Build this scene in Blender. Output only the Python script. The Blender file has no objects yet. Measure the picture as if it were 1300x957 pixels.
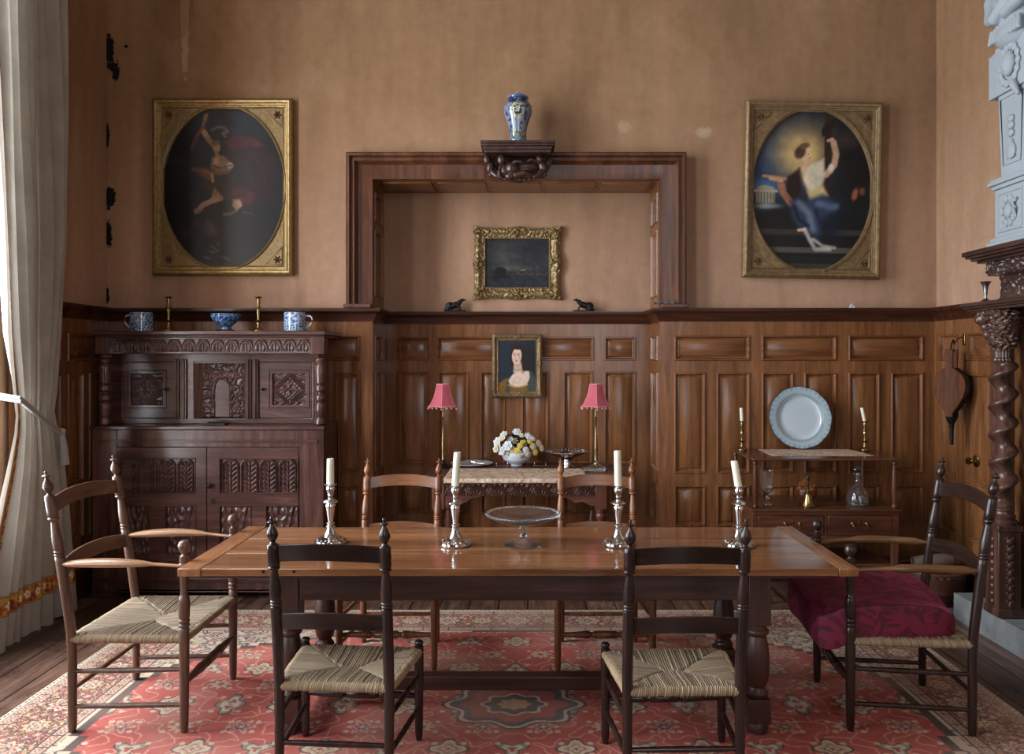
import bpy, bmesh, math, random
import numpy as np
from mathutils import Vector, Matrix
random.seed(7)
rng = np.random.default_rng(11)
PI = math.pi
col = bpy.context.scene.collection
F, CX, CY, H = 1000.0, 670.0, 455.0, 1.65     # focal length in pixels, principal point, eye height

def PX(px, d): return (px-CX)*d/F
def PZ(py, d): return H-(py-CY)*d/F

# ------------------------------------------------------------------ colours and materials
def s2l(c):
    return tuple(((v/12.92) if v <= .04045 else ((v+.055)/1.055)**2.4) for v in c)
def rgb(r, g, b): return s2l((r/255., g/255., b/255.))+(1.,)

def newmat(name):
    m = bpy.data.materials.new(name); m.use_nodes = True
    nt = m.node_tree; b = nt.nodes['Principled BSDF']
    return m, nt, b
def N(nt, t, **kw):
    n = nt.nodes.new(t)
    for k, v in kw.items(): setattr(n, k, v)
    return n
def ramp(nt, fac, stops):
    r = N(nt, 'ShaderNodeValToRGB'); e = r.color_ramp.elements
    while len(e) < len(stops): e.new(.5)
    for i, (p, c) in enumerate(stops):
        e[i].position = p; e[i].color = c
    nt.links.new(fac, r.inputs[0]); return r
def coords(nt, scale=(1, 1, 1), rot=(0, 0, 0), kind='Object'):
    tc = N(nt, 'ShaderNodeTexCoord'); mp = N(nt, 'ShaderNodeMapping')
    mp.inputs['Scale'].default_value = scale; mp.inputs['Rotation'].default_value = rot
    nt.links.new(tc.outputs[kind], mp.inputs[0]); return mp.outputs[0]
def noise(nt, vec, scale=5, detail=4, rough=.5, dist=0):
    n = N(nt, 'ShaderNodeTexNoise'); n.inputs['Scale'].default_value = scale
    n.inputs['Detail'].default_value = detail; n.inputs['Roughness'].default_value = rough
    n.inputs['Distortion'].default_value = dist
    nt.links.new(vec, n.inputs['Vector']); return n.outputs['Fac']
def bump(nt, b, h, strength=.2, dist=.01):
    u = N(nt, 'ShaderNodeBump'); u.inputs['Strength'].default_value = strength; u.inputs['Distance'].default_value = dist
    nt.links.new(h, u.inputs['Height']); nt.links.new(u.outputs[0], b.inputs['Normal'])
def mix(nt, fac, a, c, mode='MIX'):
    m = N(nt, 'ShaderNodeMix', data_type='RGBA', blend_type=mode)
    if isinstance(fac, float): m.inputs[0].default_value = fac
    else: nt.links.new(fac, m.inputs[0])
    for i, v in ((6, a), (7, c)):
        if isinstance(v, tuple): m.inputs[i].default_value = v
        else: nt.links.new(v, m.inputs[i])
    return m.outputs[2]
def math_(nt, op, a, b=None, c=None):
    m = N(nt, 'ShaderNodeMath', operation=op)
    for i, v in enumerate((a, b, c)):
        if v is None: continue
        if isinstance(v, (int, float)): m.inputs[i].default_value = v
        else: nt.links.new(v, m.inputs[i])
    return m.outputs[0]

def wood(name, dark, mid, light, axis='Z', rough=.4, scale=1., bumps=.15, spec=.5):
    m, nt, b = newmat(name)
    sc = {'X': (1.2, 14, 14), 'Y': (14, 1.2, 14), 'Z': (14, 14, 1.2)}[axis]
    v = coords(nt, tuple(s*scale for s in sc))
    g = noise(nt, v, 2.2, 8, .62, .6)
    v2 = coords(nt, tuple(.09*s*scale for s in sc)); g2 = noise(nt, v2, 6, 4, .6)
    v3 = coords(nt, tuple(6*s*scale for s in sc)); g3 = noise(nt, v3, 3, 3, .6)
    c = ramp(nt, g, [(.22, dark), (.5, mid), (.80, light)])
    c2 = ramp(nt, g2, [(.35, (.74, .72, .70, 1)), (.65, (1.12, 1.10, 1.08, 1))])
    c3 = ramp(nt, g3, [(.40, (.8, .8, .8, 1)), (.56, (1, 1, 1, 1))])
    o = mix(nt, 1., c.outputs[0], c2.outputs[0], 'MULTIPLY'); o = mix(nt, .6, o, c3.outputs[0], 'MULTIPLY')
    nt.links.new(o, b.inputs['Base Color'])
    r = ramp(nt, g2, [(.3, (rough*.8,)*3+(1,)), (.7, (min(1, rough*1.3),)*3+(1,))])
    nt.links.new(r.outputs[0], b.inputs['Roughness'])
    b.inputs['Specular IOR Level'].default_value = spec
    bump(nt, b, g3, bumps, .002)
    return m
def plain(name, c, rough=.5, metal=0., spec=.5, **kw):
    m, nt, b = newmat(name)
    v = coords(nt, (1, 1, 1)); g = noise(nt, v, kw.get('nscale', 30), 4, .6)
    k = kw.get('var', .15)
    cr = ramp(nt, g, [(.3, tuple(x*(1-k) for x in c[:3])+(1,)), (.7, tuple(min(1, x*(1+k)) for x in c[:3])+(1,))])
    nt.links.new(cr.outputs[0], b.inputs['Base Color'])
    b.inputs['Roughness'].default_value = rough; b.inputs['Metallic'].default_value = metal
    b.inputs['Specular IOR Level'].default_value = spec
    if kw.get('bump'): bump(nt, b, g, kw['bump'], kw.get('bdist', .003))
    if kw.get('sheen'): b.inputs['Sheen Weight'].default_value = kw['sheen']
    if kw.get('coat'): b.inputs['Coat Weight'].default_value = kw['coat']; b.inputs['Coat Roughness'].default_value = .08
    return m
def vcol(name, rough=.5, spec=.5, coat=0, metal=0, bumpn=0):
    m, nt, b = newmat(name)
    a = N(nt, 'ShaderNodeAttribute'); a.attribute_name = 'Col'
    nt.links.new(a.outputs['Color'], b.inputs['Base Color'])
    b.inputs['Roughness'].default_value = rough; b.inputs['Specular IOR Level'].default_value = spec
    b.inputs['Coat Weight'].default_value = coat; b.inputs['Coat Roughness'].default_value = .1; b.inputs['Metallic'].default_value = metal
    if bumpn:
        bump(nt, b, noise(nt, coords(nt, (1, 1, 1)), bumpn, 3, .6), .25, .002)
    return m
def glass(name, c=(1, 1, 1, 1), rough=.0):
    m, nt, b = newmat(name)
    b.inputs['Base Color'].default_value = (.94, .95, .96, 1); b.inputs['Transmission Weight'].default_value = .985
    b.inputs['Roughness'].default_value = rough; b.inputs['IOR'].default_value = 1.5
    return m

# ------------------------------------------------------------------ numpy noise for carving and painting
def vnoise(x, y, seed=0):
    x = np.asarray(x, float); y = np.asarray(y, float)
    xi = np.floor(x).astype(np.int64); yi = np.floor(y).astype(np.int64)
    xf = x-xi; yf = y-yi
    def h(a, b):
        n = (a*374761393+b*668265263+seed*1442695041) & 0x7fffffff
        n = ((n ^ (n >> 13))*1274126177) & 0x7fffffff
        return ((n ^ (n >> 16)) & 0xffff)/65535.
    u = xf*xf*(3-2*xf); v = yf*yf*(3-2*yf)
    return (h(xi, yi)*(1-u)+h(xi+1, yi)*u)*(1-v)+(h(xi, yi+1)*(1-u)+h(xi+1, yi+1)*u)*v
def fbm(x, y, seed=0, o=4):
    t = 0; a = .5; s = 0
    for i in range(o):
        t = t+a*vnoise(x*2**i, y*2**i, seed+i); s += a; a *= .5
    return t/s
def foliage(x, y, k=30., seed=0):
    """curling carved leafwork, 0..1"""
    wx = fbm(x*k*.5, y*k*.5, seed, 2)*3; wy = fbm(x*k*.5+9, y*k*.5+4, seed+5, 2)*3
    f = np.sin(x*k*1.3+wx*2.2+np.sin(y*k*1.1+wy)*1.6); g = np.sin(y*k*1.4+wy*2.4)
    return np.clip(.55*(1-np.abs(f))+.45*(1-np.abs(g)), 0, 1)**1.2
def ss(a, b, x):
    t = np.clip((x-a)/(b-a), 0, 1); return t*t*(3-2*t)

# ------------------------------------------------------------------ mesh builder
class MB:
    def __init__(s): s.v = []; s.f = []; s.c = []; s.hascol = False; s.sm = []
    def add(s, vs, fs, cols=None, smooth=True):
        n = len(s.v); s.v.extend([tuple(p) for p in vs]); s.f.extend([tuple(i+n for i in f) for f in fs])
        s.sm.extend([smooth]*len(fs))
        if cols is not None:
            s.hascol = True; s.c.extend([tuple(c) for c in cols])
        else: s.c.extend([(1, 1, 1)]*len(vs))
        return s
    def box(s, x0, x1, y0, y1, z0, z1):
        if x0 > x1: x0, x1 = x1, x0
        if y0 > y1: y0, y1 = y1, y0
        if z0 > z1: z0, z1 = z1, z0
        v = [(x, y, z) for z in (z0, z1) for y in (y0, y1) for x in (x0, x1)]
        return s.add(v, [(0, 2, 3, 1), (4, 5, 7, 6), (0, 1, 5, 4), (2, 6, 7, 3), (0, 4, 6, 2), (1, 3, 7, 5)], smooth=False)
    def cbox(s, c, d, rz=0, rx=0, ry=0):
        M = Matrix.Translation(c) @ Matrix.Rotation(rz, 4, 'Z') @ Matrix.Rotation(rx, 4, 'X') @ Matrix.Rotation(ry, 4, 'Y')
        v = [M @ Vector((x*d[0]/2, y*d[1]/2, z*d[2]/2)) for z in (-1, 1) for y in (-1, 1) for x in (-1, 1)]
        return s.add(v, [(0, 2, 3, 1), (4, 5, 7, 6), (0, 1, 5, 4), (2, 6, 7, 3), (0, 4, 6, 2), (1, 3, 7, 5)], smooth=False)
    def lathe(s, prof, c=(0, 0, 0), seg=24, M=None, colfn=None, warp=None, rfn=None):
        """prof = [(r, z)]; rfn(theta, z, r) may change the radius; warp(x,y,z) moves points"""
        vs, fs, cs = [], [], []
        n = len(prof)
        for i, (r, z) in enumerate(prof):
            for j in range(seg):
                t = 2*PI*j/seg; rr = rfn(t, z, r) if rfn else r
                p = (rr*math.cos(t), rr*math.sin(t), z)
                if warp: p = warp(*p)
                p = Vector(p)
                if M: p = M @ p
                vs.append((p[0]+c[0], p[1]+c[1], p[2]+c[2]))
                if colfn: cs.append(colfn(t, z, r, i))
        for i in range(n-1):
            for j in range(seg):
                a = i*seg+j; b = i*seg+(j+1) % seg
                fs.append((a, b, b+seg, a+seg))
        fs.append(tuple(reversed(range(seg)))); fs.append(tuple(range((n-1)*seg, n*seg)))
        return s.add(vs, fs, cs if colfn else None)
    def tube(s, pts, rad, seg=10, flat=1., up=(0, 0, 1), cap=True):
        """tube through pts; rad number or list; flat squashes along 'up'"""
        pts = [Vector(p) for p in pts]; n = len(pts)
        if not hasattr(rad, '__len__'): rad = [rad]*n
        vs, fs = [], []
        for i, p in enumerate(pts):
            d = (pts[min(i+1, n-1)]-pts[max(i-1, 0)]).normalized()
            u = Vector(up); a = d.cross(u)
            if a.length < 1e-4: a = d.cross(Vector((1, 0, 0)))
            a.normalize(); b = a.cross(d).normalized()
            for j in range(seg):
                t = 2*PI*j/seg
                vs.append(p+a*(math.cos(t)*rad[i])+b*(math.sin(t)*rad[i]*flat))
        for i in range(n-1):
            for j in range(seg):
                a = i*seg+j; b = i*seg+(j+1) % seg
                fs.append((a, a+seg, b+seg, b))
        if cap: fs.append(tuple(range(seg))); fs.append(tuple(reversed(range((n-1)*seg, n*seg))))
        return s.add(vs, fs)
    def ell(s, c, r, seg=16, rings=10, M=None):
        vs, fs = [], []
        for i in range(rings+1):
            ph = PI*i/rings
            for j in range(seg):
                t = 2*PI*j/seg
                p = Vector((r[0]*math.sin(ph)*math.cos(t), r[1]*math.sin(ph)*math.sin(t), r[2]*math.cos(ph)))
                if M: p = M @ p
                vs.append((p[0]+c[0], p[1]+c[1], p[2]+c[2]))
        for i in range(rings):
            for j in range(seg):
                a = i*seg+j; b = i*seg+(j+1) % seg
                fs.append((a, a+seg, b+seg, b))
        return s.add(vs, fs)
    def grid(s, P, cols=None, flip=False, closeu=False):
        """P array (n, m, 3)"""
        n, m = P.shape[:2]
        off = len(s.v)
        idx = np.arange(n*m).reshape(n, m)+off
        if closeu: idx = np.vstack([idx, idx[:1]])
        a, b, c, d = idx[:-1, :-1], idx[:-1, 1:], idx[1:, 1:], idx[1:, :-1]
        q = np.stack([a, b, c, d] if not flip else [d, c, b, a], -1).reshape(-1, 4)
        s.v.extend(map(tuple, P.reshape(-1, 3).tolist())); s.f.extend(map(tuple, q.tolist())); s.sm.extend([True]*len(q))
        if cols is not None: s.hascol = True; s.c.extend(map(tuple, cols.reshape(-1, 3).tolist()))
        else: s.c.extend([(1, 1, 1)]*(n*m))
        return s
    def prism(s, poly, y0, y1, plane='XZ'):
        n = len(poly)
        if plane == 'XZ': f = lambda p, d: (p[0], d, p[1])
        elif plane == 'XY': f = lambda p, d: (p[0], p[1], d)
        else: f = lambda p, d: (d, p[0], p[1])
        vs = [f(p, y0) for p in poly]+[f(p, y1) for p in poly]
        fs = [tuple(range(n)), tuple(reversed(range(n, 2*n)))]+[(i+n, (i+1) % n+n, (i+1) % n, i) for i in range(n)]
        return s.add(vs, fs, smooth=False)
    def ringpanel(s, x0, x1, z0, z1, rings, O=(0, 0, 0), U=(1, 0, 0), Nn=(0, -1, 0)):
        """nested rectangles: rings=[(inset, outward)]; last one closed. Up is Z."""
        O, U, Nn = Vector(O), Vector(U), Vector(Nn); vs = []; fs = []
        for (i, d) in rings:
            for (x, z) in ((x0+i, z0+i), (x1-i, z0+i), (x1-i, z1-i), (x0+i, z1-i)):
                vs.append(O+U*x+Vector((0, 0, z))+Nn*d)
        for k in range(len(rings)-1):
            for j in range(4):
                a = 4*k+j; b = 4*k+(j+1) % 4
                fs.append((a, b, b+4, a+4))
        k = 4*(len(rings)-1); fs.append((k, k+1, k+2, k+3))
        return s.add(vs, fs, smooth=False)
    def sweep(s, path, prof, closed=False):
        """path: 3D points in a plane; prof: [(a, b)] with a along the side normal and b along 'up' given per path through s.up"""
        up = s.up; n = len(path); pts = [Vector(p) for p in path]; rows = []
        for i, p in enumerate(pts):
            if closed: d0 = (p-pts[i-1]).normalized(); d1 = (pts[(i+1) % n]-p).normalized()
            else:
                d1 = (pts[min(i+1, n-1)]-pts[min(i, n-2)]).normalized(); d0 = (pts[max(i, 1)]-pts[max(i-1, 0)]).normalized()
            n0 = d0.cross(up).normalized(); n1 = d1.cross(up).normalized()
            m = (n0+n1); m = m/(m.dot(n1)) if m.length > 1e-5 else n1
            rows.append([p+m*a+up*b for (a, b) in prof])
        k = len(prof); vs = [q for r in rows for q in r]; fs = []
        R = n if closed else n-1
        for i in range(R):
            for j in range(k-1):
                a = i*k+j; b = ((i+1) % n)*k+j
                fs.append((a, b, b+1, a+1))
        if not closed:
            fs.append(tuple(range(k))); fs.append(tuple(reversed(range((n-1)*k, n*k))))
        return s.add(vs, fs, smooth=False)
    def build(s, name, m, parent=None, bevel=0, angle=35, loc=None, remesh=0, solid=0, subsurf=0):
        me = bpy.data.meshes.new(name)
        V = np.array(s.v, dtype=float).reshape(-1, 3)
        o = bpy.data.objects.new(name, me)
        off = Vector((0, 0, 0)); p = parent
        while p is not None: off += p.location; p = p.parent
        if loc is not None and parent is None: off = Vector(loc); o.location = loc
        V = V-np.array(off)
        me.from_pydata(V.tolist(), [], s.f)
        me.polygons.foreach_set('use_smooth', s.sm)
        if s.hascol:
            a = me.color_attributes.new('Col', 'FLOAT_COLOR', 'POINT')
            C = np.ones((len(V), 4)); C[:, :3] = np.array(s.c); a.data.foreach_set('color', C.ravel())
        me.materials.append(m); me.validate(); me.update()
        if not remesh:
            bm = bmesh.new(); bm.from_mesh(me); bmesh.ops.recalc_face_normals(bm, faces=bm.faces) if len(V) < 60000 else None
            bm.to_mesh(me); bm.free()
        col.objects.link(o); o.parent = parent
        if remesh:
            r = o.modifiers.new('r', 'REMESH'); r.mode = 'VOXEL'; r.voxel_size = remesh; r.use_smooth_shade = True
            k = o.modifiers.new('s', 'SMOOTH'); k.factor = .6; k.iterations = 3
        else:
            try: me.set_sharp_from_angle(angle=math.radians(angle))
            except Exception: pass
        if solid:
            q = o.modifiers.new('t', 'SOLIDIFY'); q.thickness = solid; q.offset = 0
        if bevel:
            b = o.modifiers.new('b', 'BEVEL'); b.width = bevel; b.segments = 2; b.limit_method = 'ANGLE'; b.angle_limit = math.radians(50)
            b.harden_normals = False
        if subsurf:
            q = o.modifiers.new('u', 'SUBSURF'); q.levels = subsurf; q.render_levels = subsurf
        return o

def thing(name, label, cat, loc=(0, 0, 0), rz=0, group=None):
    o = bpy.data.objects.new(name, None); col.objects.link(o); o.empty_display_size = .1
    o.location = loc; o.rotation_euler = (0, 0, rz); o['label'] = label; o['category'] = cat
    if group: o['group'] = group
    return o
def tag(o, label, cat, group=None, kind=None):
    o['label'] = label; o['category'] = cat
    if group: o['group'] = group
    if kind: o['kind'] = kind
    return o
def struct(o, label=None):
    o['kind'] = 'structure'
    if label: o['label'] = label
    return o
def copy_tree(o, parent=None):
    kids = [k for k in bpy.data.objects if k.parent == o]
    c = o.copy(); col.objects.link(c)
    if parent is not None: c.parent = parent
    for k in kids: copy_tree(k, c)
    return c
def relabel(o, label, loc=None, rz=None, group=None):
    o['label'] = label
    if loc is not None: o.location = loc
    if rz is not None: o.rotation_euler = (0, 0, rz)
    if group: o['group'] = group
    return o

def hf(mb, x0, x1, z0, z1, y, fn, nx, nz, depth, cols=None):
    """carved panel facing -Y"""
    U, V = np.meshgrid(np.linspace(0, 1, nx), np.linspace(0, 1, nz))
    h = np.clip(fn(U, V), -1, 2)*depth
    P = np.stack([x0+(x1-x0)*U, y-h, z0+(z1-z0)*V], -1)
    return mb.grid(P, cols)

# ------------------------------------------------------------------ painting on a colour grid
class Paint:
    def __init__(s, w, h, nx, base):
        s.w, s.h = w, h; s.nx = nx; s.ny = int(nx*h/w)
        s.X, s.Y = np.meshgrid(np.linspace(0, 1, s.nx), np.linspace(0, 1, s.ny)); s.as_ = h/w
        s.a = np.zeros((s.ny, s.nx, 3))+np.array(base)/255.
    def put(s, m, c, alpha=1.):
        m = (m*alpha)[..., None]; s.a = s.a*(1-m)+np.array(c)/255.*m
    def blob(s, cx, cy, rx, ry, c, soft=.4, rot=0, alpha=1.):
        dx = s.X-cx; dy = (s.Y-cy)*s.as_; r = math.radians(rot)
        u = dx*math.cos(r)+dy*math.sin(r); v = -dx*math.sin(r)+dy*math.cos(r)
        d = np.sqrt((u/rx)**2+(v/(ry*s.as_))**2)
        s.put(1-ss(1-soft, 1+soft*.3, d), c, alpha)
    def poly(s, pts, c, soft=.01, alpha=1.):
        x, y = s.X, s.Y*s.as_; P = [(p[0], p[1]*s.as_) for p in pts]
        d = np.full(x.shape, 1e9); ins = np.zeros(x.shape, bool); n = len(P)
        for i in range(n):
            ax, ay = P[i]; bx, by = P[(i+1) % n]
            ex, ey = bx-ax, by-ay; wx, wy = x-ax, y-ay
            t = np.clip((wx*ex+wy*ey)/(ex*ex+ey*ey+1e-12), 0, 1)
            d = np.minimum(d, (wx-ex*t)**2+(wy-ey*t)**2)
            cnd = ((ay > y) != (by > y)) & (x < (bx-ax)*(y-ay)/((by-ay)+1e-12)+ax)
            ins ^= cnd
        sd = np.sqrt(d)*np.where(ins, -1, 1)
        s.put(1-ss(-soft, soft, sd), c, alpha)
    def stroke(s, pts, w, c, soft=.5, alpha=1.):
        x, y = s.X, s.Y*s.as_; d = np.full(x.shape, 1e9)
        for (a, b) in zip(pts[:-1], pts[1:]):
            ax, ay, bx, by = a[0], a[1]*s.as_, b[0], b[1]*s.as_
            ex, ey = bx-ax, by-ay; t = np.clip(((x-ax)*ex+(y-ay)*ey)/(ex*ex+ey*ey+1e-12), 0, 1)
            d = np.minimum(d, np.sqrt((x-ax-ex*t)**2+(y-ay-ey*t)**2))
        s.put(1-ss(w*(1-soft), w*(1+soft*.3), d), c, alpha)
    def mottle(s, k, amt, seed=0):
        n = fbm(s.X*k, s.Y*k*s.as_, seed, 4)-.5; s.a = np.clip(s.a*(1+amt*2*n[..., None]), 0, 1)
    def mesh(s, mb, x0, x1, z0, z1, y):
        a = s.a; lin = np.where(a <= .04045, a/12.92, ((np.maximum(a, 0)+.055)/1.055)**2.4)
        P = np.stack([x0+(x1-x0)*s.X, np.full_like(s.X, y), z1-(z1-z0)*s.Y], -1)
        return mb.grid(P, lin, flip=True)

# ------------------------------------------------------------------ materials
M = {}
M['panel'] = wood('oak_panelling', rgb(82, 50, 28), rgb(124, 80, 48), rgb(150, 102, 64), 'Z', .24, .8)
M['panelh'] = wood('oak_rails', rgb(80, 48, 27), rgb(120, 76, 45), rgb(146, 97, 60), 'X', .24, .8)
M['rail'] = wood('dark_oak_rail', rgb(40, 21, 14), rgb(66, 36, 24), rgb(88, 51, 34), 'X', .28, .8)
M['arch'] = wood('oak_architrave', rgb(50, 27, 16), rgb(92, 54, 33), rgb(122, 76, 48), 'Z', .34, .8)
M['cup'] = wood('blackened_oak', rgb(44, 28, 27), rgb(78, 51, 47), rgb(110, 76, 68), 'X', .22, .9)
M['cupv'] = wood('blackened_oak_upright', rgb(44, 28, 26), rgb(80, 52, 46), rgb(112, 77, 67), 'Z', .22, .9)
M['table'] = wood('worn_oak_top', rgb(88, 54, 35), rgb(132, 88, 58), rgb(162, 116, 80), 'X', .11, .45, .08)
M['tabledark'] = wood('dark_oak_frame', rgb(34, 18, 15), rgb(60, 34, 27), rgb(84, 50, 38), 'X', .4, .8)
M['tableleg'] = wood('dark_oak_leg', rgb(34, 18, 15), rgb(64, 36, 28), rgb(88, 52, 40), 'Z', .4, .8)
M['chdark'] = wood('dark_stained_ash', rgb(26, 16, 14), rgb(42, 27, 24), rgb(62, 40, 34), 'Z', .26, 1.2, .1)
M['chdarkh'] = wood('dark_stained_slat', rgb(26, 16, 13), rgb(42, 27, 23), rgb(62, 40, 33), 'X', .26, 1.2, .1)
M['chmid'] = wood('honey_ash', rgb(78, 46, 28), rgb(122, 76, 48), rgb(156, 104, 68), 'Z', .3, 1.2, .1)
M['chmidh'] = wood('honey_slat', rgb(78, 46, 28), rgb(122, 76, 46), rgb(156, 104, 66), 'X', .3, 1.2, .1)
M['charm'] = wood('worn_ash', rgb(62, 42, 34), rgb(98, 70, 56), rgb(134, 98, 78), 'Z', .34, 1.2, .1)
M['charmh'] = wood('worn_ash_slat', rgb(66, 44, 34), rgb(102, 72, 56), rgb(134, 98, 76), 'X', .34, 1.2, .1)
M['armrest'] = wood('pale_arm', rgb(140, 102, 72), rgb(172, 130, 96), rgb(196, 154, 118), 'Y', .34, 1.2, .1)
M['armdark'] = wood('brown_arm', rgb(84, 56, 34), rgb(120, 84, 52), rgb(146, 108, 70), 'Y', .34, 1.2, .1)
M['mahog'] = wood('mahogany', rgb(52, 28, 20), rgb(94, 55, 38), rgb(122, 76, 52), 'X', .2, .7)
M['mahogv'] = wood('mahogany_upright', rgb(52, 28, 20), rgb(92, 54, 38), rgb(120, 76, 54), 'Z', .22, .7)
M['mantel'] = wood('carved_mantel_oak', rgb(36, 24, 22), rgb(66, 45, 40), rgb(92, 64, 55), 'Y', .3, .9)
M['mantelv'] = wood('carved_column_oak', rgb(42, 27, 23), rgb(82, 55, 46), rgb(114, 80, 66), 'Z', .26, .9)
M['bellow'] = wood('elm_board', rgb(54, 28, 16), rgb(94, 54, 33), rgb(122, 76, 48), 'Z', .65, 1.4, .1, .15)
M['sidetab'] = wood('carved_side_oak', rgb(52, 28, 22), rgb(92, 54, 42), rgb(128, 82, 64), 'X', .35, .9)
M['sidetabv'] = wood('carved_side_leg', rgb(56, 30, 22), rgb(98, 58, 44), rgb(132, 84, 64), 'Z', .35, .9)
M['silver'] = plain('silver', rgb(216, 216, 218), .13, 1., var=.08)
M['pewter'] = plain('pewter', rgb(150, 148, 146), .32, 1., var=.15)
M['brass'] = plain('brass', rgb(150, 128, 84), .26, 1., var=.15)
M['iron'] = plain('black_iron', rgb(30, 28, 28), .45, .6, var=.2)
M['gold'] = plain('old_gilt', rgb(150, 124, 78), .38, .6, var=.35, nscale=40, bump=.3)
M['gold2'] = plain('dull_gilt', rgb(128, 104, 72), .45, .45, var=.3, nscale=30, bump=.25)
M['gold3'] = plain('bright_gilt', rgb(140, 118, 80), .42, .5, var=.35, nscale=60, bump=.3)
M['gilddark'] = plain('tarnished_gilt', rgb(92, 66, 36), .45, .5, var=.3)
M['wax'] = plain('ivory_wax', rgb(226, 222, 200), .45, var=.03)
M['wick'] = plain('burnt_wick', rgb(20, 18, 16), .8)
M['china'] = plain('white_china', rgb(198, 204, 208), .12, var=.03, coat=.5)
M['bronze'] = plain('dark_bronze', rgb(26, 24, 26), .35, .5)
M['leather'] = plain('black_leather', rgb(24, 22, 24), .4, bump=.3)
M['plasterwhite'] = plain('white_plaster', rgb(150, 157, 162), .7, var=.05, nscale=6)
M['stone'] = plain('hearth_stone', rgb(132, 134, 134), .8, var=.25, nscale=9, bump=.6, bdist=.01)
M['firestone'] = plain('fireplace_stone', rgb(112, 92, 80), .85, var=.25, nscale=7, bump=.6, bdist=.01)
M['slate'] = plain('slate_slab', rgb(96, 98, 100), .5, var=.2, nscale=5)
M['linen'] = plain('cream_runner', rgb(196, 172, 146), .85, var=.25, nscale=24, bump=.5)
M['rope'] = plain('cream_rope', rgb(160, 158, 152), .8, var=.12, nscale=60, bump=.8)
M['glass'] = glass('clear_glass')
M['leaf'] = plain('dark_leaf', rgb(30, 46, 26), .5, var=.3)
M['fl_white'] = plain('white_petal', rgb(214, 218, 222), .6, var=.06)
M['fl_yellow'] = plain('yellow_petal', rgb(216, 196, 100), .6, var=.12)
M['fl_cream'] = plain('cream_petal', rgb(214, 206, 172), .6, var=.1)
M['pink'] = plain('pink_silk', rgb(184, 78, 96), .7, var=.08, nscale=80, sheen=.3)
M['pinktrim'] = plain('pale_pink_trim', rgb(222, 150, 148), .7, var=.08)
M['pod'] = plain('dried_pod', rgb(176, 112, 50), .6, var=.4, nscale=60, bump=.6)
M['woodbowl'] = plain('red_wooden_bowl', rgb(112, 50, 28), .3, var=.2, coat=.3)
M['white'] = plain('white_paint', rgb(210, 208, 204), .5, var=.03)
M['vglaze'] = vcol('painted_glaze', .12, .5, .6)
M['canvas'] = vcol('oil_paint', .3, .35, 0, 0, 90)
M['canvas2'] = vcol('matt_oil_paint', .4, .3, 0, 0, 90)
M['rug'] = vcol('knotted_wool', .95, .2, 0, 0, 0)
M['rush'] = vcol('twisted_rush', .75, .3)
M['band'] = vcol('embroidered_band', .8, .3)
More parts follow.
